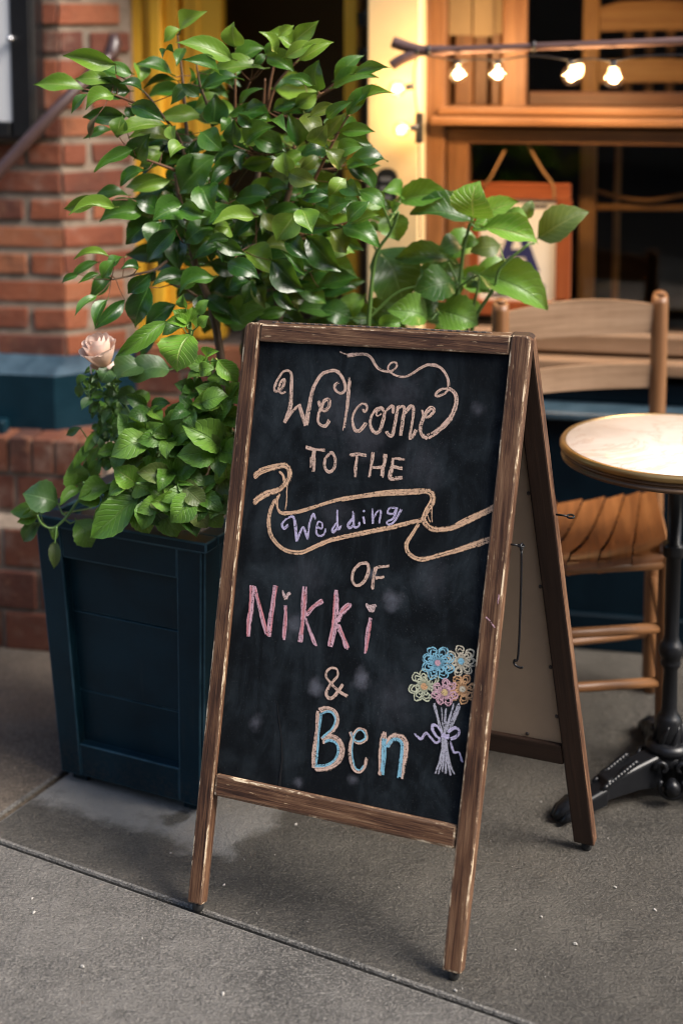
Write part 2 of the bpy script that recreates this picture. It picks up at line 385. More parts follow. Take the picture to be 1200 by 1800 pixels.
def boardmat():
    m = M('chalkboard'); p = m.pos()
    a = m.noise(p, 5.5, 6, 0.62, 0.8); b = m.noise(m.mapping(p, (18, 18, 4)), 1.0, 6, 0.7, 1.5); f = m.noise(p, 420, 3, 0.6)
    k = m.math('MULTIPLY', m.step(m.math('ADD', m.math('MULTIPLY', a, 0.6), m.math('MULTIPLY', b, 0.4)), 0.42, 0.72), m.math('ADD', 0.55, m.math('MULTIPLY', f, 0.7)))
    c = m.mix(m.math('MULTIPLY', k, 0.62), (0.0034, 0.0046, 0.0062), (0.040, 0.053, 0.063))
    for (x, y, r, s) in SMUDGE:
        s = s if r < 0.04 else s * 0.55
        q = bpt(x, y)
        d = m.n('VectorMath', {0: p, 1: tuple(q)}, operation='DISTANCE').outputs['Value']
        e = m.math('SUBTRACT', 1.0, m.step(m.math('ADD', d, m.math('MULTIPLY', m.math('SUBTRACT', m.noise(p, 34, 4, 0.6), 0.5), r * 1.6)), 0.0, r))
        c = m.mix(m.math('MULTIPLY', m.math('MULTIPLY', e, s), m.math('ADD', 0.3, f)), c, (0.17, 0.175, 0.21))
    sp = m.step(m.noise(p, 700, 1, 0.5), 0.70, 0.76)
    c = m.mix(m.math('MULTIPLY', sp, 0.25), c, (0.3, 0.3, 0.3))
    m.P(Base_Color=c, Roughness=0.8, Normal=m.bump(f, 0.12, 0.0006)); m.b.inputs['Specular IOR Level'].default_value = 0.10
    return m.m
def chalk(name, c):
    m = M(name); uv = m.uv(); p = m.pos()
    v = m.n('SeparateXYZ', {0: uv}).outputs[1]; u = m.n('SeparateXYZ', {0: uv}).outputs[0]
    st = m.noise(m.mapping(uv, (2.6, 3.2, 1)), 1.0, 4, 0.6); gr = m.noise(p, 480, 3, 0.75); gr2 = m.noise(p, 190, 3, 0.6)
    edge = m.math('ABSOLUTE', m.math('SUBTRACT', v, 0.5))
    a = m.math('ADD', m.math('ADD', m.math('MULTIPLY', m.math('SUBTRACT', st, 0.5), 2.4), m.math('MULTIPLY', m.math('SUBTRACT', gr, 0.5), 3.4)), m.math('MULTIPLY', m.math('SUBTRACT', gr2, 0.5), 2.0))
    a = m.math('SUBTRACT', m.math('ADD', a, 0.80), m.math('MULTIPLY', m.step(edge, 0.20, 0.52), 0.80))
    al = m.step(a, 0.10, 0.80)
    cc = m.mix(m.step(st, 0.35, 0.65), tuple(x * 0.78 for x in c), c)
    m.P(Base_Color=cc, Roughness=0.95, Alpha=m.math('MULTIPLY', al, 0.95)); m.b.inputs['Specular IOR Level'].default_value = 0.05
    return m.m
CH = {k: chalk('chalk_' + k, v) for k, v in dict(peach=(0.64, 0.45, 0.36), apricot=(0.66, 0.43, 0.28), pink=(0.62, 0.38, 0.44), red=(0.64, 0.25, 0.27), lilac=(0.52, 0.47, 0.66), blue=(0.24, 0.50, 0.64), heart=(0.62, 0.46, 0.44), cream=(0.60, 0.54, 0.42), lime=(0.56, 0.58, 0.42), orange=(0.66, 0.38, 0.20), grey=(0.44, 0.43, 0.50), yellow=(0.68, 0.50, 0.24)).items()}

def leafmat(name, c1, c2, veincol, rough=0.3, veins=9.0, veinamt=0.35, bumpy=0.5):
    m = M(name); uv = m.uv(); s = m.n('SeparateXYZ', {0: uv}); u = s.outputs[0]; v = s.outputs[1]
    av = m.math('ABSOLUTE', v); r = m.rnd(); p = m.objco()
    n1 = m.noise(m.n('VectorMath', {0: m.n('CombineXYZ', {0: u, 1: v, 2: m.math('MULTIPLY', r, 30.0)}).outputs[0]}, operation='ADD').outputs[0], 3.0, 4)
    c = m.mix(m.math('ADD', m.math('MULTIPLY', r, 0.7), m.math('MULTIPLY', m.math('SUBTRACT', n1, 0.5), 0.9), clamp=True), c1, c2)
    ph = m.math('SUBTRACT', m.math('MULTIPLY', u, veins), m.math('MULTIPLY', av, veins * 0.30))
    fr = m.math('ABSOLUTE', m.math('SUBTRACT', m.math('FRACT', ph), 0.5))
    lat = m.math('SUBTRACT', 1.0, m.step(fr, 0.02, 0.14))
    mid = m.math('SUBTRACT', 1.0, m.step(av, 0.02, 0.075))
    vv = m.math('MAXIMUM', m.math('MULTIPLY', lat, veinamt), m.math('MULTIPLY', mid, 0.75))
    c = m.mix(vv, c, veincol)
    n9 = m.noise(m.n('CombineXYZ', {0: u, 1: v, 2: m.math('MULTIPLY', r, 57.0)}).outputs[0], 7.0, 5, 0.7)
    c = m.mix(m.math('MULTIPLY', m.step(n9, 0.66, 0.71), 0.75), c, (0.11, 0.075, 0.02))
    c = m.mix(m.math('MULTIPLY', m.step(av, 0.88, 1.0), 0.35), c, veincol)
    h = m.math('SUBTRACT', m.math('MULTIPLY', n1, 0.5), m.math('MULTIPLY', vv, 0.9))
    nb = m.bump(h, bumpy, 0.0022)
    m.P(Base_Color=c, Roughness=m.math('ADD', rough - 0.06, m.math('MULTIPLY', n1, 0.14)), Normal=nb)
    m.b.inputs['Specular IOR Level'].default_value = 0.55
    tr = m.n('BsdfTranslucent', {'Color': m.mix(0.5, c, (0.16, 0.28, 0.02))})
    mx = m.n('MixShader', {0: 0.30, 1: m.b.outputs[0], 2: tr.outputs[0]})
    m.L.new(mx.outputs[0], m.out.inputs[0]); return m.m
LF = dict(
    d=leafmat('camellia_dark', (0.012, 0.050, 0.008), (0.028, 0.092, 0.013), (0.07, 0.16, 0.03), 0.24, veinamt=0.12, bumpy=0.35),
    m=leafmat('camellia_mid', (0.036, 0.115, 0.012), (0.075, 0.18, 0.020), (0.14, 0.26, 0.06), 0.28, veinamt=0.14, bumpy=0.35),
    l=leafmat('camellia_young', (0.105, 0.22, 0.020), (0.185, 0.30, 0.034), (0.28, 0.38, 0.10), 0.32, veinamt=0.16, bumpy=0.4),
    o=leafmat('camellia_olive', (0.075, 0.115, 0.014), (0.13, 0.165, 0.022), (0.20, 0.22, 0.06), 0.3, veinamt=0.14, bumpy=0.35),
    b=leafmat('dead_leaf', (0.12, 0.085, 0.05), (0.19, 0.14, 0.09), (0.10, 0.06, 0.03), 0.7),
    H=leafmat('hydrangea_dark', (0.026, 0.085, 0.014), (0.055, 0.135, 0.022), (0.09, 0.17, 0.05), 0.36, 8.0, 0.3, 0.9),
    I=leafmat('hydrangea_mid', (0.078, 0.195, 0.020), (0.150, 0.285, 0.040), (0.15, 0.28, 0.07), 0.38, 8.0, 0.35, 0.9),
    J=leafmat('hydrangea_young', (0.13, 0.30, 0.025), (0.19, 0.36, 0.045), (0.36, 0.46, 0.12), 0.38, 8.0, 0.45, 0.9),
    O=leafmat('hydrangea_olive', (0.09, 0.135, 0.03), (0.12, 0.17, 0.04), (0.2, 0.24, 0.08), 0.42, 8.0, 0.35, 0.8),
    K=leafmat('rose_leaf', (0.045, 0.11, 0.03), (0.085, 0.17, 0.05), (0.12, 0.22, 0.08), 0.36, 7.0, 0.2, 0.5),
)
MT['bark'] = wood('bark', (0.05, 0.032, 0.02), (0.10, 0.065, 0.04), (0.17, 0.12, 0.08), 0.8)
MT['twig'] = wood('red_twig', (0.07, 0.035, 0.018), (0.14, 0.065, 0.032), (0.22, 0.11, 0.055), 0.6)
MT['green_stem'] = plain('green_stem', (0.10, 0.19, 0.045), 0.45, 0, 0.25)

# ================================================================== GROUND
def sheet(name, x0, x1, y0, y1, z, mat):
    me = quadmesh(name, [(x0, y0, z), (x1, y0, z), (x1, y1, z), (x0, y1, z)], [(0, 1, 2, 3)])
    return tag(obj(name, me, mat), kind='structure')
sheet('ground', -60, 60, -60, 60, -0.012, MT['dirt'])
pave = bpy.data.objects.new('pavement', None); COL.objects.link(pave); tag(pave, kind='structure')
CJ = G(0, 1480).dot(E2); CK = G(105, 1366).dot(E1)
def slab(a0, a1, b0, b1, mat, dz=0.0):
    g = 0.0055
    o = E1 * (a0 + g) + E2 * (b0 + g) + Z * (-0.05)
    me = hexa_mesh('slab', box8(o, E1 * (a1 - a0 - 2 * g), E2 * (b1 - b0 - 2 * g), Z * (0.05 + dz)), 0.006, 2, 1)
    return obj('slab', me, [mat, MT['arris']], pave)
slab(CK, CK + 3.0, CJ, CJ + 3.2, MT['concrete'])
slab(CK - 2.2, CK, CJ, CJ + 3.2, MT['concrete_brown'], 0.004)
slab(CK + 3.0, CK + 6.0, CJ, CJ + 3.2, MT['concrete'])
for j in range(3):
    for i in range(-1, 3):
        slab(CK - 0.9 + i * 3.0, CK + 2.1 + i * 3.0, CJ - 1.6 * (j + 1), CJ - 1.6 * j, MT['concrete_front'])

# ================================================================== FACADE
FR = G(1070, 1142); FL = G(20, 1060)
FS = (FR - FL); FS.z = 0; FS.normalize(); FI = Vector((-FS.y, FS.x, 0))     # along the front, and inwards
def fpt(px, py, t): return onplane(px, py, FR - FI * t, FI)               # t = metres in front of the bulkhead face
def fsz(px, py, t):
    q = fpt(px, py, t) - FR; return q.dot(FS), q.z
def fw(s, t, z): return FR + FS * s - FI * t + Z * z
def fbox(name, x0, y0, x1, y1, t, depth, mat, parent, bev=0.003, z0=None, z1=None, s0=None, s1=None, along=None, seg=1):
    ym = (y0 + y1) / 2; xm = (x0 + x1) / 2
    a = fsz(x0, ym, t)[0] if s0 is None else s0; b = fsz(x1, ym, t)[0] if s1 is None else s1
    hi = fsz(xm, y0, t)[1] if z1 is None else z1; lo = fsz(xm, y1, t)[1] if z0 is None else z0
    me = hexa_mesh(name, box8(fw(a, t, lo), FS * (b - a), FI * depth, Z * (hi - lo)), bev, seg, along=along)
    return obj(name, me, mat, parent)

# ---- the other side of the street, unseen behind the viewer; added to block low sky
opp = empty('opposite_building', (0, -11, 0), 'plain masonry building across the street, unseen behind the viewer', 'building')
obj('wall', hexa_mesh('wall', box8((-26, -17, 0), Vector((52, 0, 0)), Vector((0, 6, 0)), Z * 11), 0), MT['mortar'], opp)

# ---- brick pier at the left of the door
def brick_face(parent, p0, p1, zlo, zhi, pitch, blen, joint, depth, phase=0.0, proud=0.007, zstart=None):
    """single bricks along p0->p1 (plan points), outside on the right-hand side of the direction"""
    d = (p1 - p0); L = d.length; d = d / L; nin = Vector((-d.y, d.x, 0))
    z = zlo if zstart is None else zstart; row = 0
    while z < zhi - 0.01:
        h = pitch - joint; zt = min(z + h, zhi); a = -(blen * (0.5 if row % 2 else 0.0) + phase * blen)
        while a < L:
            s0 = max(a, 0); s1 = min(a + blen - joint, L); 
            if s1 - s0 > 0.02 and zt - z > 0.015:
                j = random.uniform(-0.002, 0.002); k = random.uniform(-0.002, 0.003)
                o = p0 + d * (s0 + j) - nin * (proud + k) + Z * z
                tilt = Z * random.uniform(-0.0015, 0.0015)
                cs = [p + Vector((random.uniform(-1, 1), random.uniform(-1, 1), random.uniform(-1, 1))) * 0.0028 for p in box8(o, d * (s1 - s0) + tilt, nin * depth, Z * (zt - z))]
                me = hexa_mesh('brick', cs, random.uniform(0.002, 0.005), 2)
                obj('brick', me, MT['brick'], parent)
            a += blen
        z += pitch; row += 1
pA = fpt(-700, 400, 0.0); pB = fpt(112, 400, 0.0); pC = fpt(233, 400, -0.13); pD = pC + FI * 0.35
for q in (pA, pB, pC, pD): q.z = 0
pier = empty('brick_pier', pB, 'red brick pier with thick mortar joints left of the mustard door', 'wall')
ZT = 1.95
def prism(name, pts, z0, z1, mat, parent, bev=0.0):
    n = len(pts); v = [Vector((p.x, p.y, z0)) for p in pts] + [Vector((p.x, p.y, z1)) for p in pts]
    f = [tuple(range(n))[::-1], tuple(range(n, 2 * n))] + [(i, (i + 1) % n, (i + 1) % n + n, i + n) for i in range(n)]
    bm = bmesh.new(); vs = [bm.verts.new(q) for q in v]
    for q in f: bm.faces.new([vs[i] for i in q])
    bmesh.ops.recalc_face_normals(bm, faces=bm.faces)
    if bev: bmesh.ops.bevel(bm, geom=list(bm.edges), offset=bev, segments=2, affect='EDGES')
    return obj(name, bm_to_mesh(bm, name), mat, parent)
prism('mortar', [pA, pB, pC, pD, pA + FI * 0.5], 0.0, ZT, MT['mortar'], pier)
zc = fsz(60, 616, 0.0)[1] - 0.012
PITCHB = 49.2 * (pB.y) / FPX; BL = 140 * pB.y / FPX
brick_face(pier, pA, pB, zc, ZT, PITCHB, BL, 0.022, 0.06, 0.30)
brick_face(pier, pB, pC, zc, ZT, PITCHB, BL, 0.022, 0.06, 0.10)
# ---- blue painted plinth with a sloping cap, round the foot of the pier
plin = empty('blue_plinth', pB, 'dark blue painted plinth with a sloping cap under the brick pier', 'plinth')
tP = 0.10
qc = fpt(95, 662, tP); zcap = qc.z
qA = fpt(-700, 662, tP); qB = qc.copy(); qD = fpt(205, 662, -0.02)
top = fpt(118, 626, 0.012); ztop = top.z
qA2 = fpt(-700, 626, 0.012); qD2 = fpt(240, 626, -0.115)
zbot = fpt(90, 757, tP).z
def V3(p, z): return Vector((p.x, p.y, z))
v = [V3(qA, zbot), V3(qB, zbot), V3(qD, zbot), V3(qA, zcap), V3(qB, zcap), V3(qD, zcap), V3(qA2, ztop), V3(top, ztop), V3(qD2, ztop), V3(qA2, zbot), V3(top, zbot), V3(qD2, zbot)]
f = [(0, 1, 4, 3), (1, 2, 5, 4), (3, 4, 7, 6), (4, 5, 8, 7), (9, 10, 1, 0), (10, 11, 2, 1), (6, 7, 10, 9), (7, 8, 11, 10), (2, 11, 8, 5), (0, 3, 6, 9)]
po_ = obj('plinth_body', quadmesh('plinth_body', v, f), [MT['navy'], MT['blue']], plin)
for p in po_.data.polygons:
    if p.index in (2, 3): p.material_index = 1
fbox('post', -40, 740, 9, 897, 0.16, 0.04, MT['navy'], plin, 0.004)
# ---- brick steps below
steps = empty('brick_steps', fw(fsz(60, 1060, 0.28)[0], 0.28, 0), 'low brick steps with upright edging bricks behind the planter', 'steps')
t1 = 0.19; s_a = fsz(-700, 800, t1)[0]; s_b = fsz(192, 800, t1)[0]
z1 = fsz(60, 772, t1)[1]; z1b = fsz(60, 832, t1)[1]; z1c = fsz(60, 900, t1)[1]
fbox('mortar', 0, 0, 0, 0, t1 - 0.008, 0.5, MT['mortar'], steps, 0, z0=0.0, z1=z1 - 0.008, s0=s_a, s1=s_b - 0.006)
w = 0.066; a = s_a
while a < s_b - 0.02:                      # upright edging bricks
    e = min(a + w - 0.008, s_b)
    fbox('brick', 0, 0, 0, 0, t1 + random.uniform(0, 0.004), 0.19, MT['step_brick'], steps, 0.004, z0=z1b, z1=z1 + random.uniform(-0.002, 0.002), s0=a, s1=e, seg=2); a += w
a = s_a
while a < s_b - 0.02:
    e = min(a + 0.20, s_b)
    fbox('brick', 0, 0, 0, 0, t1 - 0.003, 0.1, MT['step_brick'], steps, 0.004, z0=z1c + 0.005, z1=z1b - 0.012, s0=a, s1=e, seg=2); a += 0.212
t2 = 0.30; z2 = fsz(30, 925, t2)[1]; s_a2 = fsz(-700, 1000, t2)[0]; s_b2 = fsz(230, 1000, t2)[0]
fbox('mortar', 0, 0, 0, 0, t2 - 0.008, 0.14, MT['mortar'], steps, 0, z0=0.0, z1=z2 - 0.01, s0=s_a2, s1=s_b2 - 0.006)
zz = 0.004; row = 0
while zz < z2 - 0.02:
    h = (z2 - 0.004) / 3 - 0.012; a = s_a2 - (0.1 if row % 2 else 0)
    while a < s_b2 - 0.02:
        e = min(a + 0.19, s_b2); s0 = max(a, s_a2)
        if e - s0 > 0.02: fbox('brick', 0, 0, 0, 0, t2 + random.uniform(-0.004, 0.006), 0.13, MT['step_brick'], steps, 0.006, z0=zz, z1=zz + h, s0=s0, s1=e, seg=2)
        a += 0.202
    zz += h + 0.012; row += 1
# ---- brick stoop under the door
stoop = empty('brick_stoop', fw(fsz(400, 1000, -0.12)[0], -0.12, 0), 'brick stoop wall below the mustard door frame', 'wall')
g0 = fpt(225, 700, -0.13); g1 = fpt(640, 700, -0.13); g0.z = g1.z = 0
zdoor = fsz(270, 606, -0.13)[1]
prism('mortar', [g0, g1, g1 + FI * 0.9, g0 + FI * 0.9], 0, zdoor - 0.004, MT['mortar'], stoop)
brick_face(stoop, g0, g1, 0.46, zdoor, 0.076, 0.215, 0.014, 0.05, 0.2, zstart=zdoor - 0.076 * 6 + 0.012)

# ---- mustard door frame and doorway
door = empty('door_frame', fw(fsz(300, 600, -0.16)[0], -0.16, zdoor), 'mustard yellow door frame standing on the brick stoop', 'door')
tD = -0.16
for (x0, x1, dt, dp) in ((226, 252, 0.0, 0.2), (252, 268, -0.014, 0.18), (268, 288, 0.012, 0.2), (288, 311, -0.02, 0.18)):
    fbox('jamb', x0, -130, x1, 606, tD + dt, dp, MT['mustard'], door, 0.004, z0=zdoor, s0=fsz(x0, 300, tD)[0], s1=fsz(x1, 300, tD)[0])
dl = empty('open_door', fw(fsz(355, 600, -0.20)[0], -0.2, zdoor), 'mustard door leaf standing ajar beside the dark doorway', 'door')
fbox('door_edge', 323, -130, 391, 606, -0.20, 0.05, MT['mustard'], dl, 0.004, z0=zdoor + 0.01)
fbox('door_moulding', 340, -130, 352, 606, -0.192, 0.01, MT['mustard'], dl, 0.003, z0=zdoor + 0.01)
dj = empty('door_post', fw(fsz(615, 600, -0.16)[0], -0.16, zdoor), 'narrow mustard door post left of the cream pilaster', 'post')
fbox('post', 604, -130, 627, 620, -0.22, 0.06, MT['mustard'], dj, 0.004, z0=zdoor)
for yy in (20, 85):
    fbox('hinge', 628, yy, 642, yy + 26, -0.2, 0.03, MT['black'], dj, 0.003)

# ---- cream pilaster
pil = empty('pilaster', fw(fsz(690, 600, 0.04)[0], 0.04, 0), 'cream painted pilaster between the doorway and the window', 'pillar')
fbox('shaft', 645, -130, 736, 700, 0.04, 0.36, MT['cream'], pil, 0.004, z0=0.0)
# ---- door buzzer on it
buz = empty('buzzer', fpt(681, 330, 0.05), 'black oval door buzzer on the cream pilaster', 'intercom')
c = fpt(681, 330, 0.042); hw, hh = 0.027, 0.052
def rounded(name, c, hw, hh, r, dep, mat, parent, n=6, bev=0.004):
    pts = []
    for (sx, sy, a0) in ((1, 1, 0), (-1, 1, 90), (-1, -1, 180), (1, -1, 270)):
        for k in range(n + 1):
            a = R(a0 + 90 * k / n); pts.append((sx * (hw - r) + r * math.cos(a), sy * (hh - r) + r * math.sin(a)))
    bm = bmesh.new(); fr = [bm.verts.new(c + FS * x + Z * y - FI * dep) for x, y in pts]; bk = [bm.verts.new(c + FS * x + Z * y) for x, y in pts]
    m = len(pts); bm.faces.new(fr); bm.faces.new(bk[::-1])
    for i in range(m): bm.faces.new((fr[i], bk[i], bk[(i + 1) % m], fr[(i + 1) % m]))
    bmesh.ops.recalc_face_normals(bm, faces=bm.faces)
    bmesh.ops.bevel(bm, geom=[e for e in bm.edges if all(v in fr for v in e.verts)], offset=bev, segments=2, affect='EDGES')
    return obj(name, bm_to_mesh(bm, name), mat, parent)
rounded('case', c, hw, hh, 0.024, 0.022, MT['black'], buz)
for k in range(3):
    rounded('button', c - FI * 0.021 + Z * (0.024 - 0.024 * k) - FS * 0.002, 0.015, 0.007, 0.003, 0.004, MT['grey_plastic'], buz, 3, 0.001)

# ---- shop window
tW = -0.12
win = empty('shop_window', fw(fsz(950, 640, tW)[0], tW, 0.5), 'varnished wooden shop window with a moulded middle sill', 'window')
Wd = MT['shop_wood']
fbox('outer_post', 737, -130, 781, 700, tW + 0.02, 0.16, Wd, win, 0.005, z0=0.62)
fbox('post_bead', 742, -130, 752, 700, tW + 0.032, 0.02, Wd, win, 0.004, z0=0.62)
fbox('lower_stile', 783, 236, 822, 640, tW + 0.0, 0.09, Wd, win, 0.004)
fbox('middle_rail', 762, 231, 1900, 259, tW + 0.004, 0.08, Wd, win, 0.003)
fbox('sill_moulding', 768, 192, 1900, 208, tW + 0.045, 0.14, Wd, win, 0.007, seg=3)
fbox('sill_moulding', 755, 211, 1900, 227, tW + 0.075, 0.16, Wd, win, 0.008, seg=3)
fbox('mullion', 882, -130, 926, 191, tW - 0.02, 0.06, Wd, win, 0.005)
fbox('upper_bottom_rail', 927, 164, 1900, 190, tW - 0.05, 0.04, MT['dark_wood'], win, 0.004)
for (x0, x1, dt) in ((800, 832, -0.10), (834, 858, -0.12), (864, 880, -0.08)):
    fbox('shutter_board', x0, -130, x1, 190, tW + dt, 0.02, Wd, win, 0.003)
fbox('bottom_rail', 783, 598, 1900, 633, tW + 0.012, 0.12, MT['grey_wood'], win, 0.005)
fbox('lower_sill', 770, 648, 1900, 671, tW + 0.07, 0.22, MT['grey_wood'], win, 0.006, seg=2)
def glassmat():
    m = M('window_glass'); lw = m.n('LayerWeight', {'Blend': 0.12})
    tr = m.n('BsdfTransparent', {'Color': (0.86, 0.88, 0.87, 1)}); gl = m.n('BsdfGlossy', {'Color': (0.9, 0.9, 0.9, 1), 'Roughness': 0.02})
    mx = m.n('MixShader', {0: m.math('ADD', m.math('MULTIPLY', lw.outputs['Fresnel'], 0.9), 0.015), 1: tr.outputs[0], 2: gl.outputs[0]})
    m.L.new(mx.outputs[0], m.out.inputs[0]); return m.m
MT['glass'] = glassmat()
fbox('pane', 823, 259, 1900, 597, tW - 0.05, 0.005, MT['glass'], win, 0)
fbox('pane', 927, -130, 1900, 163, tW - 0.065, 0.005, MT['glass'], win, 0)
for (x0, x1, y1) in ((790, 829, 62), (832, 868, 64), (870, 889, 60)):
    pn = fbox('menu_card', x0, -130, x1, y1, tW - 0.066 + 0.0, 0.003, MT['card'], None, 0)
    tag(pn, {790: 'leftmost beige card hanging above the bulbs in the window', 832: 'middle beige card hanging above the bulbs in the window', 870: 'narrow rightmost beige card hanging beside the window mullion'}[x0], 'card', 'cards hanging in the window')

# ---- blue bulkhead below the window, with a ledge
bulk = empty('bulkhead', fw(fsz(1050, 1100, 0.0)[0], 0, 0), 'dark blue painted bulkhead below the shop window', 'wall')
zl = fsz(1050, 724, 0.0)[1]
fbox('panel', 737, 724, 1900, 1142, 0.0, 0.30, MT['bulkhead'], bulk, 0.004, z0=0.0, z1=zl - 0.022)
fbox('ledge', 730, 0, 1900, 0, 0.03, 0.34, MT['blue'], bulk, 0.005, z0=zl - 0.02, z1=zl + 0.002)
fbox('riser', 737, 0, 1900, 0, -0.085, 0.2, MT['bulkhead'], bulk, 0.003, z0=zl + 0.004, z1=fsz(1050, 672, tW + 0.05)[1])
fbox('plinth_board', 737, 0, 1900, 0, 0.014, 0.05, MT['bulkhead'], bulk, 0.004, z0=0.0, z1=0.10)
# ---- the dark rooms behind
def room(name, s0, s1, t0, t1, z0, z1, wm='dark_int'):
    o = bpy.data.objects.new(name, None); COL.objects.link(o); tag(o, kind='structure')
    c = [fw(s0, t0, z0), fw(s1, t0, z0), fw(s1, t1, z0), fw(s0, t1, z0)]; h = Z * (z1 - z0)
    d = [p + h for p in c]
    obj('floor', quadmesh('floor', c, [(0, 1, 2, 3)]), MT['dark_floor'], o)
    obj('back_wall', quadmesh('back_wall', [c[3], c[2], d[2], d[3]], [(0, 1, 2, 3)]), MT[wm], o)
    obj('side_wall', quadmesh('side_wall', [c[0], c[3], d[3], d[0]], [(0, 1, 2, 3)]), MT[wm], o)
    obj('side_wall', quadmesh('side_wall', [c[1], c[2], d[2], d[1]], [(0, 1, 2, 3)]), MT[wm], o)
    obj('ceiling', quadmesh('ceiling', d, [(0, 1, 2, 3)]), MT[wm], o)
    return o
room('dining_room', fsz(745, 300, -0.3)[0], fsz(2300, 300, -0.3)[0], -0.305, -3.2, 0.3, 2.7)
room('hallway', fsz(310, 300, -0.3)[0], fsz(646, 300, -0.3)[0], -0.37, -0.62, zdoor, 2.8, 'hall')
# upper storey above the frame, so that nothing is open to the sky behind the window
up = empty('upper_front', fw(0, -0.1, 1.95), 'brick front above the door and shop window', 'wall')
prism('wall', [fw(-3, 0.0, 0), fw(3.5, 0.0, 0), fw(3.5, -0.3, 0), fw(-3, -0.3, 0)], 2.0, 4.2, MT['mortar'], up)
prism('soffit', [fw(-3, 0.0, 0), fw(3.5, 0.0, 0), fw(3.5, -0.55, 0), fw(-3, -0.55, 0)], 1.955, 1.998, MT['shop_wood'], up)

# ================================================================== THINGS ON THE FACADE
# ---- menu case on the brick pier
menu = empty('menu_case', fpt(-20, 245, 0.06), 'black framed menu case with white sheet on the brick pier', 'menu board')
fbox('case', -110, -130, 60, 246, 0.075, 0.07, MT['black'], menu, 0.006)
fbox('frame', 18, -130, 52, 240, 0.083, 0.007, MT['black'], menu, 0.003)
fbox('frame', -110, 214, 17, 240, 0.083, 0.007, MT['black'], menu, 0.003)
fbox('sheet', -110, -130, 17, 213, 0.0775, 0.002, MT['menu_paper'], menu, 0)
kq = fpt(20, 68, 0.09)
obj('knob', Tubes().add([kq + FI * 0.01, kq, kq - FI * 0.012, kq - FI * 0.016], [0.005, 0.009, 0.009, 0.004], 12).mesh('knob'), MT['knob'], menu)
# ---- handrail
hr = empty('handrail', fpt(0, 305, 0.22), 'dark brown sloping handrail in front of the brick pier', 'handrail')
h0 = fpt(-90, 396, 0.26); h1 = fpt(0, 300, 0.22); h2 = fpt(110, 182, 0.13); h3 = fpt(196, 96, 0.0)
obj('rail', Tubes().add(cat([h0, h1, h2, h3], 6), 0.0165, 12).mesh('rail'), MT['rail'], hr)
q = fpt(201, 78, -0.03)
obj('bracket', Tubes().add([h3 + Z * -0.02, h3, q, q + Z * 0.03], [0.010, 0.022, 0.022, 0.014], 10).mesh('bracket'), MT['rail'], hr)
# ---- branch pole with string lights
tB = 0.13
br = empty('branch_pole', fpt(740, 88, tB), 'forked brown branch fixed across the window under the top edge', 'pole')
Pp = [fpt(x, y, tB) for x, y in ((690, 74), (715, 82), (742, 88), (790, 88), (870, 85), (990, 80), (1100, 76), (1260, 70))]
rr = [0.0155, 0.0145, 0.013, 0.0105, 0.010, 0.010, 0.0105, 0.010]
obj('stem', Tubes().add(cat(Pp, 5), [rr[min(int(i / 5), 7)] for i in range(36)], 12).mesh('stem'), MT['pole_wood'], br)
obj('fork', Tubes().add(cat([fpt(688, 116, tB + 0.01), fpt(706, 104, tB + 0.008), fpt(735, 93, tB), fpt(760, 89, tB)], 5), [0.0135] * 10 + [0.011] * 6, 12).mesh('fork'), MT['pole_wood'], br)
for x, y in ((733, 91), (753, 89), (938, 82)):
    c0 = fpt(x, y, tB); obj('cable_tie', Tubes().add([c0 - FS * 0.004, c0 + FS * 0.004], 0.0155, 12).mesh('cable_tie'), MT['black'], br)
def emis(name, c, s):
    m = M(name); m.P(Base_Color=(0.9, 0.8, 0.6, 1), Emission_Color=c + (1,), Emission_Strength=s); return m.m
MT['filament'] = emis('lit_filament', (1.0, 0.66, 0.30), 9.0)
def bulbglass():
    m = M('bulb_glass'); lw = m.n('LayerWeight', {'Blend': 0.35})
    tr = m.n('BsdfTransparent', {'Color': (1.0, 0.95, 0.86, 1)}); gl = m.n('BsdfGlossy', {'Color': (1, 0.95, 0.88, 1), 'Roughness': 0.05})
    mx = m.n('MixShader', {0: m.math('ADD', m.math('MULTIPLY', lw.outputs['Facing'], 0.45), 0.04), 1: tr.outputs[0], 2: gl.outputs[0]})
    m.L.new(mx.outputs[0], m.out.inputs[0]); return m.m
MT['bulb'] = bulbglass()
sl = empty('string_lights', fpt(735, 95, tB), 'string of lit globe bulbs hung from the branch and pilaster', 'string lights')
wires = Tubes()
wires.add(cat([fpt(x, y, tB + 0.012) for x, y in ((735, 95), (770, 101), (806, 106), (840, 104), (875, 106), (930, 98), (970, 101), (1005, 106), (1040, 103), (1079, 107), (1130, 98), (1250, 96))], 5), 0.0022, 6)
wires.add(cat([fpt(x, y, tB - 0.05) for x, y in ((735, 95), (728, 120), (727, 150), (732, 190), (736, 222), (736, 260), (737, 330), (738, 420))], 5), 0.0022, 6)
obj('wire', wires.mesh('wire'), MT['black'], sl)
fbox('plug', 729, 198, 742, 252, tB - 0.06, 0.022, MT['black'], sl, 0.003)
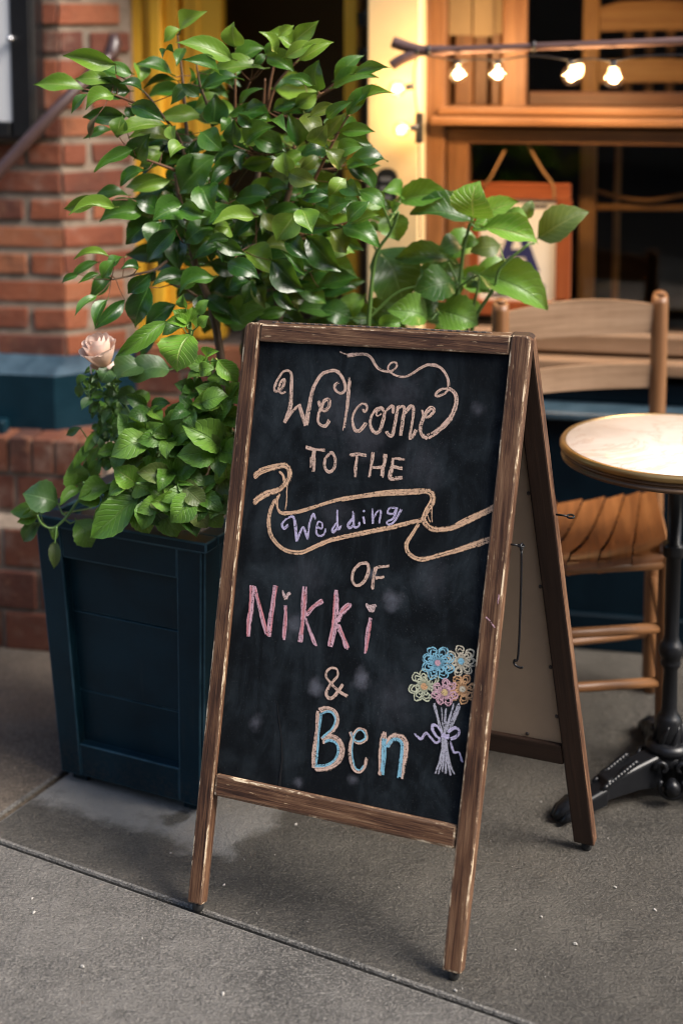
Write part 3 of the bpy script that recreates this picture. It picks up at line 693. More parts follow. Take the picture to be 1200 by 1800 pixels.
def bulb(top, bot, r, en=1.5):
    """globe bulb hanging along top->bot; top is the socket's upper end, bot the globe's far end"""
    d = (bot - top); L = d.length; d.normalize(); x = d.orthogonal().normalized(); y = d.cross(x)
    cen = bot - d * r
    def lat(prof, seg=20):
        v = []; f = []
        for (rad, a) in prof:
            for k in range(seg):
                an = 2 * math.pi * k / seg; v.append(top + d * a + (x * math.cos(an) + y * math.sin(an)) * rad)
        for i in range(len(prof) - 1):
            for k in range(seg):
                a = i * seg + k; b = i * seg + (k + 1) % seg; f.append((a, b, b + seg, a + seg))
        f.append(tuple(range(seg))[::-1]); f.append(tuple((len(prof) - 1) * seg + k for k in range(seg)))
        return v, f
    cl = L - r
    s1 = cl - r * 0.93
    so = obj('socket', quadmesh('socket', *lat([(0.006, 0), (0.0085, 0.002), (0.0085, s1 * 0.75), (0.0075, s1)]), smooth=True), MT['black'], sl)
    prof = [(r * 0.36, s1 - 0.002)] + [(r * math.sin(a), cl - r * math.cos(a)) for a in [R(22 + i * (156 / 12)) for i in range(13)]] + [(0.0008, cl + r)]
    gl = obj('bulb', quadmesh('bulb', *lat(prof, 28), smooth=True), MT['bulb'], sl)
    fc = cl + r * 0.05
    fp = [(0.002, fc - r * 0.42)] + [(r * 0.24 * math.sin(a), fc - r * 0.34 * math.cos(a)) for a in [R(15 + i * 25) for i in range(7)]] + [(0.001, fc + r * 0.39)]
    obj('filament', quadmesh('filament', *lat(fp, 14), smooth=True), MT['filament'], gl)
    ld = bpy.data.lights.new('bulb_light', 'POINT'); ld.energy = en; ld.color = (1.0, 0.66, 0.34); ld.shadow_soft_size = r * 0.6
    lo = bpy.data.objects.new('bulb_light', ld); COL.objects.link(lo); lo.parent = sl; lo.location = cen - world_loc(sl)
tL = tB + 0.012
for (x, y0, y1, r) in ((806, 107, 147, 0.0235), (875, 107, 147, 0.0235), (1005, 107, 151, 0.0255), (1079, 108, 156, 0.0265)):
    bulb(fpt(x - 2, y0, tL), fpt(x, y1, tL), r)
bulb(fpt(727, 151, tB - 0.05), fpt(682, 159, tB - 0.02), 0.0235, 0.22)
bulb(fpt(736, 223, tB - 0.05), fpt(690, 230, tB - 0.02), 0.0235, 0.22)

# ---- framed A sheet hanging in the window
tA = tW - 0.045 + 0.012
ag = empty('framed_notice', fpt(910, 555, tA), 'red wood frame with a cream sheet bearing a blue letter A', 'sign')
rw = MT['red_wood']
fbox('frame', 818, 322, 1003, 351, tA, 0.02, rw, ag, 0.003)
fbox('frame', 818, 352, 842, 528, tA, 0.02, rw, ag, 0.003)
fbox('frame', 976, 352, 1003, 528, tA, 0.02, rw, ag, 0.003)
fbox('frame', 818, 529, 1003, 556, tA, 0.02, rw, ag, 0.003)
fbox('sheet', 840, 350, 978, 531, tA - 0.012, 0.003, MT['paper'], ag, 0)
def fpoly(name, pts, t, mat, parent, th=0.0012):
    n = len(pts); v = [fpt(x, y, t) for x, y in pts]; v += [p + FI * th for p in v]
    f = [tuple(range(n))[::-1], tuple(range(n, 2 * n))] + [(i, i + n, (i + 1) % n + n, (i + 1) % n) for i in range(n)]
    me = quadmesh(name, v, f); bm = bmesh.new(); bm.from_mesh(me); bmesh.ops.triangulate(bm, faces=bm.faces); bmesh.ops.recalc_face_normals(bm, faces=bm.faces); bm.to_mesh(me); bm.free()
    return obj(name, me, mat, parent)
ti = tA - 0.0105
fpoly('letter', [(900, 390), (916, 390), (948, 478), (931, 478), (922, 452), (893, 452), (885, 478), (868, 478)], ti, MT['ink'], ag)
fpoly('letter_counter', [(908, 408), (917, 438), (898, 438)], ti + 0.0016, MT['paper'], ag)
for i, (x0, x1, y) in enumerate(((862, 886, 360), (930, 962, 360), (936, 957, 500), (862, 900, 500), (862, 957, 515))):
    fpoly('print_line', [(x0, y), (x1, y), (x1, y + 6), (x0, y + 6)], ti, MT['black_ink'], ag)
obj('cord', Tubes().add([fpt(845, 333, tA + 0.003), fpt(862, 312, tA + 0.003), fpt(888, 262, tA + 0.003)], 0.0032, 6).add(cat([fpt(928, 255, tA + 0.003), fpt(952, 298, tA + 0.004), fpt(971, 325, tA + 0.004), fpt(973, 352, tA + 0.003)], 4), 0.0036, 6).mesh('cord'), MT['cord'], ag)

MT['indoor_wood'] = wood('indoor_chair_wood', (0.26, 0.10, 0.028), (0.42, 0.19, 0.06), (0.52, 0.27, 0.10), 0.45)
# ---- chair seen through the glass, up on a table inside
ic = empty('indoor_chair', fpt(1035, 560, -0.36), 'wooden ladder back chair standing inside behind the string lights', 'chair')
ti2 = -0.36
def ibox(name, x0, y0, x1, y1, d=0.03, bev=0.006, mat=None): return fbox(name, x0, y0, x1, y1, ti2, d, mat or MT['indoor_wood'], ic, bev, seg=2)
ibox('post', 1018, -60, 1049, 640, 0.04, 0.012)
ibox('post', 1262, -60, 1292, 640, 0.04, 0.012)
pts = [fpt(x, y, ti2 - 0.005) for x, y in ((1045, 14), (1090, 2), (1155, -2), (1220, 2), (1265, 14), (1265, 55), (1155, 53), (1045, 56))]
def slat(name, px, t, th, mat, parent, bev=0.003):
    bm = bmesh.new(); fr = [bm.verts.new(fpt(x, y, t)) for x, y in px]; bk = [bm.verts.new(fpt(x, y, t) + FI * th) for x, y in px]; n = len(px)
    bm.faces.new(fr); bm.faces.new(bk[::-1])
    for i in range(n): bm.faces.new((fr[i], bk[i], bk[(i + 1) % n], fr[(i + 1) % n]))
    bmesh.ops.recalc_face_normals(bm, faces=bm.faces); bmesh.ops.bevel(bm, geom=list(bm.edges), offset=bev, segments=1, affect='EDGES')
    uvl = bm.loops.layers.uv.new('UVMap')
    for fc in bm.faces:
        for l in fc.loops: l[uvl].uv = (l.vert.co.dot(FS), l.vert.co.z)
    return obj(name, bm_to_mesh(bm, name), mat, parent)
slat('slat', [(1045, 14), (1090, 2), (1155, -2), (1220, 2), (1265, 14), (1265, 55), (1155, 53), (1045, 56)], ti2 - 0.008, 0.015, MT['indoor_wood'], ic)
slat('slat', [(1045, 106), (1155, 102), (1265, 106), (1265, 147), (1155, 145), (1045, 147)], ti2 - 0.008, 0.015, MT['indoor_wood'], ic)
obj('rung', Tubes().add([fpt(1040, 364, ti2 - 0.02), fpt(1270, 366, ti2 - 0.02)], 0.010, 10).mesh('rung'), MT['indoor_wood'], ic)
obj('rung', Tubes().add(cat([fpt(1040, 332, ti2 - 0.02), fpt(1085, 346, ti2), fpt(1140, 352, ti2 + 0.01), fpt(1200, 342, ti2), fpt(1270, 332, ti2 - 0.02)], 4), 0.006, 8).mesh('rung'), MT['indoor_wood'], ic)
# second chair deeper in the room: upright spindles
ic2 = empty('spindle_chair', fpt(1130, 190, -0.8), 'dim spindle back chair deeper inside behind the ladder back chair', 'chair')
for x in (1103, 1140, 1177, 1214):
    fbox('spindle', x - 7, 40, x + 7, 190, -0.8, 0.02, MT['indoor_wood'], ic2, 0.004)
fbox('seat', 1070, 190, 1250, 206, -0.7, 0.35, MT['indoor_wood'], ic2, 0.01)
fbox('top_rail', 1085, 28, 1235, 44, -0.8, 0.022, MT['indoor_wood'], ic2, 0.004)
for x in (1076, 1236): fbox('leg', x, 206, x + 12, 640, -0.72, 0.025, MT['indoor_wood'], ic2, 0.004)

# ================================================================== BISTRO TABLE
tc = G(1171, 1392); tc.z = 0
ztab = D(1178, 779, tc.y).z
rt = (1174 - 966) * tc.y / FPX
tab = empty('bistro_table', tc, 'round marble bistro table with brass rim and black iron foot', 'table')
obj('tabletop', lathe('tabletop', tc, [(0.002, ztab - 0.012), (rt - 0.012, ztab - 0.012), (rt - 0.010, ztab - 0.004), (rt - 0.012, ztab), (0.002, ztab)], 96), MT['marble'], tab)
rim = [(rt - 0.03, -0.036), (rt - 0.006, -0.036), (rt - 0.002, -0.034), (rt - 0.001, -0.031), (rt - 0.002, -0.028), (rt - 0.0055, -0.0265), (rt - 0.006, -0.0225), (rt - 0.002, -0.0205), (rt - 0.0015, -0.018), (rt - 0.005, -0.0155),
       (rt - 0.001, -0.014), (rt + 0.002, -0.011), (rt + 0.002, -0.005), (rt - 0.002, 0.0005), (rt - 0.006, 0.0015), (rt - 0.0095, 0.0005), (rt - 0.0095, -0.010)]
rim = [(r, ztab + z) for r, z in rim]
me = lathe('rim', tc, rim, 96)
ro = obj('rim', me, [MT['brass'], MT['bronze']], tab)
for p in me.polygons:
    zc2 = p.center.z - ztab
    p.material_index = 1 if zc2 < -0.0135 else 0
zt = ztab - 0.036
zy = lambda y: D(1178, y, tc.y).z
pole = [(0.002, 0.10), (0.036, 0.10), (0.040, zy(1352)), (0.034, zy(1345)), (0.031, zy(1338)), (0.033, zy(1332)), (0.031, zy(1326)), (0.028, zy(1322)), (0.029, zy(1300)), (0.0295, zy(1280)), (0.028, zy(1264)), (0.024, zy(1257)), (0.0180, zy(1252)), (0.0165, zy(1240)), (0.0155, zy(1175)),
        (0.021, zy(1168)), (0.022, zy(1162)), (0.020, zy(1158)), (0.0225, zy(1155)), (0.0265, zy(1146)), (0.027, zy(1138)), (0.0235, zy(1130)), (0.019, zy(1126)), (0.0155, zy(1115)), (0.0158, zy(980)), (0.0225, zy(976)), (0.0235, zy(972)), (0.0235, zy(960)), (0.022, zy(955)), (0.0155, zy(953)),
        (0.0155, zt - 0.03), (0.020, zt - 0.02), (0.05, zt - 0.004), (0.09, zt), (0.002, zt)]
po = obj('pole', lathe('pole', tc, pole, 24), MT['iron'], tab)
# spiral leaf relief on the swelling of the pole
for k in range(7):
    a0 = k * 2 * math.pi / 7; P = []
    for i in range(9):
        f_ = i / 8; a = a0 + f_ * 0.9; r = 0.0275 + 0.002 * math.sin(f_ * math.pi)
        P.append(tc + Vector((r * math.cos(a), r * math.sin(a), zy(1318) + f_ * (zy(1268) - zy(1318)))))
    obj('relief', Tubes().add(P, [0.002 + 0.004 * math.sin(math.pi * i / 8) for i in range(9)], 6).mesh('relief'), MT['iron'], po)
hub = obj('hub', lathe('hub', tc, [(0.002, 0.035), (0.022, 0.035), (0.038, 0.055), (0.046, 0.080), (0.043, 0.096), (0.048, 0.102), (0.049, 0.110), (0.042, 0.118), (0.036, 0.122), (0.002, 0.122)], 32), MT['iron'], tab)
fd = G(985, 1444) - tc; fd.z = 0; a1 = math.atan2(fd.y, fd.x); LEG = fd.length
for k in range(3):
    a = a1 + k * 2 * math.pi / 3; d = Vector((math.cos(a), math.sin(a), 0)); sd_ = Vector((-d.y, d.x, 0))
    prof = [(0.03, 0.105, 0.03, 0.024), (0.09, 0.092, 0.036, 0.023), (0.17, 0.074, 0.032, 0.022), (LEG - 0.10, 0.060, 0.022, 0.024), (LEG - 0.05, 0.045, 0.012, 0.022)]
    bm = bmesh.new(); rings = []
    for (x, zt_, zb_, hw_) in prof:
        rings.append([bm.verts.new(tc + d * x + sd_ * sx * hw_ + Z * zz_) for sx, zz_ in ((-1, zb_), (1, zb_), (1, zt_ - 0.006), (0.75, zt_), (-0.75, zt_), (-1, zt_ - 0.006))])
    for i in range(len(rings) - 1):
        for j in range(6): bm.faces.new((rings[i][j], rings[i][(j + 1) % 6], rings[i + 1][(j + 1) % 6], rings[i + 1][j]))
    bm.faces.new(rings[0][::-1]); bm.faces.new(rings[-1]); bmesh.ops.recalc_face_normals(bm, faces=bm.faces)
    bmesh.ops.bevel(bm, geom=list(bm.edges), offset=0.002, segments=1, affect='EDGES')
    lg = obj('leg', bm_to_mesh(bm, 'leg'), MT['iron'], tab)
    bd = Tubes()
    for i in range(11):
        x = 0.10 + (LEG - 0.20) * i / 10; zz_ = 0.092 + (0.055 - 0.092) * i / 10
        for sx in (-1, 1):
            q = tc + d * x + sd_ * sx * 0.0175 + Z * zz_
            bd.add([q - d * 0.009 - Z * 0.001, q - d * 0.006 + Z * 0.005, q + Z * 0.007, q + d * 0.007 + Z * 0.003, q + d * 0.010 - Z * 0.003], [0.001, 0.0055, 0.007, 0.005, 0.001], 6)
    obj('beading', bd.mesh('beading'), MT['iron'], lg)
    # foot: low paw with toes
    ft = Tubes(); fb = tc + d * (LEG - 0.055)
    ft.add([fb - d * 0.02 + Z * 0.028, fb + Z * 0.030, fb + d * 0.03 + Z * 0.026, fb + d * 0.055 + Z * 0.019, fb + d * 0.072 + Z * 0.012], [0.018, 0.027, 0.025, 0.018, 0.006], 12)
    for sx in (-1, 0, 1):
        ft.add([fb + sd_ * sx * 0.013 + Z * 0.040, fb + d * 0.025 + sd_ * sx * 0.017 + Z * 0.034, fb + d * 0.05 + sd_ * sx * 0.019 + Z * 0.018, fb + d * 0.068 + sd_ * sx * 0.017 + Z * 0.007], [0.007, 0.011, 0.011, 0.005], 8)
    foot = obj('foot', ft.mesh('foot'), MT['iron'], lg)
    # scroll ornament between the legs
    a = a1 + (k + 0.5) * 2 * math.pi / 3; d = Vector((math.cos(a), math.sin(a), 0)); sd_ = Vector((-d.y, d.x, 0)); sc = Tubes()
    cc = tc + d * 0.050
    for sx in (-1, 1):
        P = []
        for i in range(15):
            th = i / 14 * 4.6; r = 0.019 * (1 - i / 17); P.append(cc + sd_ * sx * (0.024 - 0 + r * math.cos(th) * 0.9 - 0.004) + Z * (0.080 + r * math.sin(th)) + d * 0.004)
        sc.add(P, 0.006, 6)
    sc.add([cc + Z * 0.03 + d * 0.012, cc + Z * 0.04 + d * 0.02, cc + Z * 0.055 + d * 0.022, cc + Z * 0.066 + d * 0.014], [0.004, 0.017, 0.017, 0.006], 10)
    P = [cc + d * 0.012 + sd_ * 0.026 * math.cos(t_) + Z * (0.046 + 0.026 * math.sin(t_)) for t_ in [R(150 + i * 24) for i in range(11)]]
    sc.add(P, 0.006, 6)
    sc.add([cc - d * 0.03 + Z * 0.03, cc - d * 0.03 + Z * 0.09, cc - d * 0.01 + Z * 0.10], [0.02, 0.028, 0.014], 8)
    obj('scroll', sc.mesh('scroll'), MT['iron'], hub)

# ================================================================== LADDER BACK CHAIR BY THE TABLE
rr_ = G(1141, 1216); rr_.z = 0
cu = Vector((math.cos(R(15)), math.sin(R(15)), 0)); cf = Vector((cu.y, -cu.x, 0))      # chair's right, chair's front
CW = 0.415
rl_ = rr_ - cu * CW; fl_ = G(834, 1380); fl_.z = 0; fr_ = fl_ + Vector((math.cos(R(8)), math.sin(R(8)), 0)) * 0.425; cf = (fl_ + fr_ - rl_ - rr_).normalized()
ztop = D(1147, 520, rr_.y + 0.03).z; zs = D(1060, 975, (fr_.y + fl_.y) / 2).z
ch = empty('ladder_back_chair', (rr_ + rl_ + fr_ + fl_) / 4, 'worn wooden ladder back chair with woven brown seat behind the bistro table', 'chair')
cw = MT['chair_wood']
lean = -cf * 0.035
def tube(name, P, r, seg, mat, parent): return obj(name, Tubes().add(P, r, seg).mesh(name), mat, parent)
for b in (rr_, rl_):
    P = cat([b + Z * 0.0, b + Z * 0.25, b + Z * zs, b + lean * 0.5 + Z * (zs + 0.25), b + lean + Z * (ztop - 0.02), b + lean + Z * ztop], 4)
    n_ = len(P); rs = [0.0205] * n_; rs[-1] = 0.003; rs[-2] = 0.011; rs[-3] = 0.0165; rs[-4] = 0.0195; rs[0] = 0.014
    tube('rear_post', P, rs, 14, cw, ch)
for b in (fr_, fl_):
    tube('front_leg', [b, b + Z * 0.02, b + Z * 0.3, b + Z * (zs + 0.012), b + Z * (zs + 0.02)], [0.014, 0.017, 0.020, 0.018, 0.010], 14, cw, ch)
def cslat(zlo, zhi, arch):
    bm = bmesh.new(); n = 12; rows = []
    for i in range(n + 1):
        f_ = i / n; bow = math.sin(f_ * math.pi) * 0.028
        bb = rl_.lerp(rr_, f_) - cf * bow; k = lean * ((zlo + zhi) / 2 - zs) / (ztop - zs)
        zt_ = zhi + arch * math.sin(f_ * math.pi) ** 1.0
        rows.append([bm.verts.new(bb + k + cf * o_ + Z * z_) for o_, z_ in ((0.006, zlo), (0.006, zt_), (-0.007, zt_), (-0.007, zlo))])
    for i in range(n):
        for j in range(4): bm.faces.new((rows[i][j], rows[i][(j + 1) % 4], rows[i + 1][(j + 1) % 4], rows[i + 1][j]))
    bm.faces.new(rows[0][::-1]); bm.faces.new(rows[-1]); bmesh.ops.recalc_face_normals(bm, faces=bm.faces)
    uvl = bm.loops.layers.uv.new('UVMap')
    for fc in bm.faces:
        for l in fc.loops: l[uvl].uv = (l.vert.co.dot(cu), l.vert.co.z)
    o = obj('slat', bm_to_mesh(bm, 'slat'), MT['grey_wood'], ch); return o
yb = rr_.y
cslat(D(1120, 590, yb).z, D(1120, 540, yb).z, 0.018)
cslat(D(1120, 684, yb).z, D(1120, 644, yb).z, 0.004)
for z_, r_ in ((0.21, 0.0115), (0.335, 0.012)): tube('rung', [fl_ + Z * z_, fr_ + Z * z_], r_, 10, cw, ch)
tube('rung', [rl_ + Z * 0.155, rr_ + Z * 0.155], 0.010, 10, cw, ch)
for b0, b1 in ((rl_, fl_), (rr_, fr_)):
    for z_ in (0.18, 0.30): tube('rung', [b0 + Z * z_, b1 + Z * z_], 0.010, 10, cw, ch)
for b0, b1 in ((rl_, fl_), (rr_, fr_), (fl_, fr_), (rl_, rr_)): tube('seat_rail', [b0 + Z * (zs - 0.03), b1 + Z * (zs - 0.03)], 0.014, 10, cw, ch)
# woven seat: wide bands wrapped over the rails, each band a piece
def sag(u_, v_): return -0.028 * math.sin(math.pi * u_) * math.sin(math.pi * v_)
def seatpt(u_, v_):
    return (rl_.lerp(rr_, u_)).lerp(fl_.lerp(fr_, u_), v_) + Z * (zs + sag(u_, v_) + 0.010 * abs(2 * u_ - 1) ** 2)
NB = 7
for k in range(NB):
    sgrid = []; uvs = []
    for i in range(11):
        v_ = i / 10
        for j in range(4):
            u_ = (k + 0.015 + 0.97 * j / 3) / NB; u_ = min(max(u_ - 0.22 * (v_ - 0.5) * math.sin(math.pi * u_), 0), 1)
            p = seatpt(u_, v_) + Z * (0.007 * j / 3 - 0.004)
            if i == 10: p += cf * 0.016 - Z * 0.018
            sgrid.append(p); uvs.append((v_ * 0.4, u_ * 0.4 + k * 0.37))
    for j in range(4): sgrid.append(sgrid[40 + j] - Z * 0.022 - cf * 0.006); uvs.append((0.45, j / 60 + k * 0.37))
    fcs = [(i * 4 + j, i * 4 + j + 1, (i + 1) * 4 + j + 1, (i + 1) * 4 + j) for i in range(11) for j in range(3)]
    obj('seat_band', quadmesh('seat_band', sgrid, fcs, True, uvs), MT['rush'], ch)
NBc = 7
for k in range(NBc):
    g = []; uvs = []
    for i in range(11):
        u_ = i / 10
        for j in range(3):
            v_ = (k + 0.08 + 0.84 * j / 2) / NBc
            g.append(seatpt(u_, v_) - Z * 0.013); uvs.append((u_ * 0.4, v_ * 0.4 + k * 0.3))
    obj('seat_band', quadmesh('seat_band', g, [(i * 3 + j, i * 3 + j + 1, (i + 1) * 3 + j + 1, (i + 1) * 3 + j) for i in range(10) for j in range(2)], True, uvs), MT['rush'], ch)

# ================================================================== A-FRAME CHALKBOARD SIGN
ZF = 0.012
sA = G(328, 1592, ZF); sB = G(808, 1721, ZF)
SU = (sB - sA); SW = SU.length; SU.normalize(); SBK = Vector((-SU.y, SU.x, 0))
LEAN = R(15)
SV = SBK * math.sin(LEAN) + Z * math.cos(LEAN)
SN = SU.cross(SV)                      # towards the viewer
sC = onplane(431, 566, sA, SN); sD = onplane(933, 590, sA, SN)
TH = 0.027; REC = 0.010
sign = empty('chalkboard_sign', (sA + sB) / 2 + SBK * 0.22 - Z * ZF, 'wooden A-frame chalkboard sign with a chalked wedding welcome', 'sign')
def sp(f_, g_, off=0.0):               # f across 0..1, g up 0..1, off metres behind the front face
    return sA.lerp(sC, g_).lerp(sB.lerp(sD, g_), f_) - SN * off
HL = (sC - sA).length
wl_, wr_ = 0.0300 / SW, 0.0345 / SW
gt = 1 - 0.036 / HL; gb1 = 0.2225; gb0 = gb1 - 0.040 / HL
def smember(name, f0, f1, g0, g1, d0=0.0, d1=TH, bev=0.0035, along=None, mats=None, parent=None, f0t=None, f1t=None, rnd_edges=()):
    f0t = f0 if f0t is None else f0t; f1t = f1 if f1t is None else f1t
    c = [sp(f0, g0, d0), sp(f1, g0, d0), sp(f1t, g1, d0), sp(f0t, g1, d0), sp(f0, g0, d1), sp(f1, g0, d1), sp(f1t, g1, d1), sp(f0t, g1, d1)]
    return obj(name, hexa_mesh(name, c, bev, 2, 1, along, rnd_edges), mats or [MT['sign_wood'], MT['sign_edge']], parent or sign)
smember('stile', 0, wl_, 0.006, 1.0, along=SV, rnd_edges=((3, 7),))
smember('stile', 1 - wr_, 1, 0.006, 1.0, along=SV, rnd_edges=((2, 6),))
smember('top_rail', wl_ + 0.002, 1 - wr_ - 0.002, gt, 0.9985, 0.0015, TH - 0.001, along=SU)
smember('bottom_rail', wl_ + 0.002, 1 - wr_ - 0.002, gb0, gb1, 0.002, TH - 0.001, 0.005, along=SU)
BP = sA - SN * REC                      # a point of the board's face
def bpt(px, py, off=0.0): return onplane(px, py, BP + SN * off, SN)
SMUDGE = [(690, 1053, 0.030, 0.55), (556, 1208, 0.022, 0.55), (636, 1192, 0.024, 0.6), (655, 1010, 0.014, 0.5), (600, 720, 0.07, 0.30), (700, 690, 0.06, 0.30), (640, 770, 0.06, 0.35), (520, 1100, 0.035, 0.4), (745, 820, 0.06, 0.25), (450, 1270, 0.02, 0.4), (690, 1230, 0.06, 0.22), (525, 1375, 0.014, 0.45), (620, 1370, 0.014, 0.45), (840, 720, 0.02, 0.35), (760, 1020, 0.05, 0.22), (590, 905, 0.05, 0.25), (540, 1010, 0.05, 0.18)]
MT['board'] = boardmat()
smember('chalkboard', wl_ * 0.7, 1 - wr_ * 0.7, gb0 + 0.01, gt + 0.01, REC, REC + 0.004, 0, mats=[MT['board'], MT['board']])
# crack in the board
def crackmesh(P, w, off):
    L = []; f = []
    for i, (x, y) in enumerate(P):
        q = bpt(x, y, off); L += [q - SU * w[i], q + SU * w[i]]
    for i in range(len(P) - 1): f.append((2 * i, 2 * i + 1, 2 * i + 3, 2 * i + 2))
    return quadmesh('crack', L, f)
obj('crack', crackmesh([(487, 1232), (490, 1262), (495, 1300), (496, 1335), (491, 1384)], [0.0004, 0.0010, 0.0012, 0.0016, 0.0026], 0.0006), MT['black'], sign)
# rubber feet
def foot(p, name='rubber_foot'):
    return obj(name, Tubes().add([p + Z * 0.0, p + Z * 0.003, p + Z * 0.022], [0.009, 0.0105, 0.0105], 12).mesh(name), MT['rubber'], sign)
for f_ in (wl_ * 0.55, 1 - wr_ * 0.5):
    q = sp(f_, 0.0, TH * 0.55); q.z = 0.0; foot(q)
# hinge along the top: one leaf and the knuckles
hz0, hz1 = 0.10, 0.865
hp = lambda f_, o: sp(f_, 1.0, o) + SV * 0.0015
c = [hp(hz0, 0.0025), hp(hz1, 0.0025), hp(hz1, 0.018), hp(hz0, 0.018)]
obj('hinge_leaf', hexa_mesh('hinge_leaf', c + [p + SV * 0.0012 for p in c], 0), MT['hinge_leaf'], sign)
NK = 27
for i in range(NK):
    f0 = hz0 + (hz1 - hz0) * i / NK; f1 = hz0 + (hz1 - hz0) * (i + (0.52)) / NK
    a = [hp(f0, 0.0015), hp(f1, 0.0015), hp(f1, 0.0065), hp(f0, 0.0065)]
    obj('hinge_knuckle', hexa_mesh('hinge_knuckle', [p - SV * 0.001 for p in a] + [p + SV * 0.0022 for p in a], 0.0006), MT['steel'], sign)
# rear frame
rB = G(1044, 1492, ZF); 
rA = rB - SU * (SW + 0.03)
off0 = TH + 0.004
rC = sp(0.004, 1.0, off0) + SV * 0.004; rD = sp(0.985, 1.0, off0) + SV * 0.004 + SBK * 0.004
rV = (rC - rA).normalized(); rN = (rB - rA).cross(rC - rA).normalized()        # rN points back at the front frame
def rp(f_, g_, off=0.0): return rA.lerp(rC, g_).lerp(rB.lerp(rD, g_), f_) - rN * off
def rmember(name, f0, f1, g0, g1, d0=0.0, d1=TH, bev=0.0035, mats=None, along=None, rnd_edges=()):
    c = [rp(f0, g0, d0), rp(f1, g0, d0), rp(f1, g1, d0), rp(f0, g1, d0), rp(f0, g0, d1), rp(f1, g0, d1), rp(f1, g1, d1), rp(f0, g1, d1)]
    return obj(name, hexa_mesh(name, c, bev, 2, 1, along, rnd_edges), mats or [MT['sign_inner'], MT['sign_edge']], sign)
wr2 = 0.040 / SW
rear = rmember('rear_stile', 0, wr2, 0.004, 0.995, along=rV); rmember('rear_stile', 1 - wr2, 1, 0.004, 0.995, along=rV, rnd_edges=((2, 6),))
for o_ in [o for o in sign.children if o.name.startswith('rear_stile')]:
    me = o_.data; me.materials.clear()
    for m_ in (MT['sign_inner'], MT['sign_edge'], MT['sign_wood']): me.materials.append(m_)
    for p in me.polygons:
        if abs(p.normal.dot(SU)) > 0.8 or p.normal.dot(rN) < -0.8: p.material_index = 2
rmember('rear_top_rail', wr2 + 0.002, 1 - wr2 - 0.002, 0.955, 0.993, 0.001, TH - 0.001, along=SU, mats=[MT['sign_wood'], MT['sign_edge']])
rmember('rear_bottom_rail', wr2 + 0.002, 1 - wr2 - 0.002, 0.165, 0.205, 0.001, TH - 0.001, along=SU, mats=[MT['sign_inner'], MT['sign_inner']])
rmember('rear_panel', wr2 * 0.85, 1 - wr2 * 0.85, 0.195, 0.965, 0.010, 0.014, 0, mats=[MT['hardboard'], MT['hardboard']])
for f_ in (wr2 * 0.5, 1 - wr2 * 0.45):
    q = rp(f_, 0.0, TH * 0.5); q.z = 0.0; foot(q)
for g_ in (0.26, 0.36, 0.52, 0.70, 0.84):
    q = rp(1 - wr2 * 1.12, g_, 0.009); obj('screw', Tubes().add([q - rN * 0.002, q + rN * 0.001], [0.0042, 0.0036], 10).mesh('screw'), MT['steel'], sign)
for f_ in (0.55, 0.8):
    q = rp(f_, 0.212, 0.009); obj('screw', Tubes().add([q - rN * 0.002, q + rN * 0.001], [0.0042, 0.0036], 10).mesh('screw'), MT['steel'], sign)
# hook hanging from an eye on the front frame, second eye on the rear frame
def ring(c_, ax1, ax2, r, th, n=16): return Tubes().add([c_ + ax1 * r * math.cos(2 * math.pi * i / n) + ax2 * r * math.sin(2 * math.pi * i / n) for i in range(n + 1)], th, 7, False)
eb = onplane(898, 957, sA - SN * 0.016, SN)
ee = eb + SU * 0.018
T_ = ring(ee, SU, SBK, 0.0055, 0.0019); T_.add([eb - SU * 0.004, eb + SU * 0.012], 0.0019, 7)
eye = obj('screw_eye', T_.mesh('screw_eye'), MT['iron'], sign)
hk0 = ee + SU * 0.001 - Z * 0.002
T_ = ring(hk0, Z, SBK, 0.0062, 0.0021)
hb = hk0 - Z * 0.202 - SU * 0.003
T_.add(cat([hk0 - Z * 0.005, hk0 - Z * 0.09, hb, hb - Z * 0.012 - SU * 0.007, hb - Z * 0.020 - SU * 0.006, hb - Z * 0.024 + SU * 0.004, hb - Z * 0.022 + SU * 0.009], 5), 0.0022, 8)
obj('hook', T_.mesh('hook'), MT['iron'], sign)
e2 = onplane(982, 905, rA - rN * 0.010, rN)
T_ = ring(e2 + SU * 0.022, SU, SBK * 0.6 + Z * 0.3, 0.0065, 0.0020); T_.add([e2 - SU * 0.006, e2 + SU * 0.016], 0.0020, 7)
obj('screw_eye', T_.mesh('screw_eye'), MT['iron'], sign)

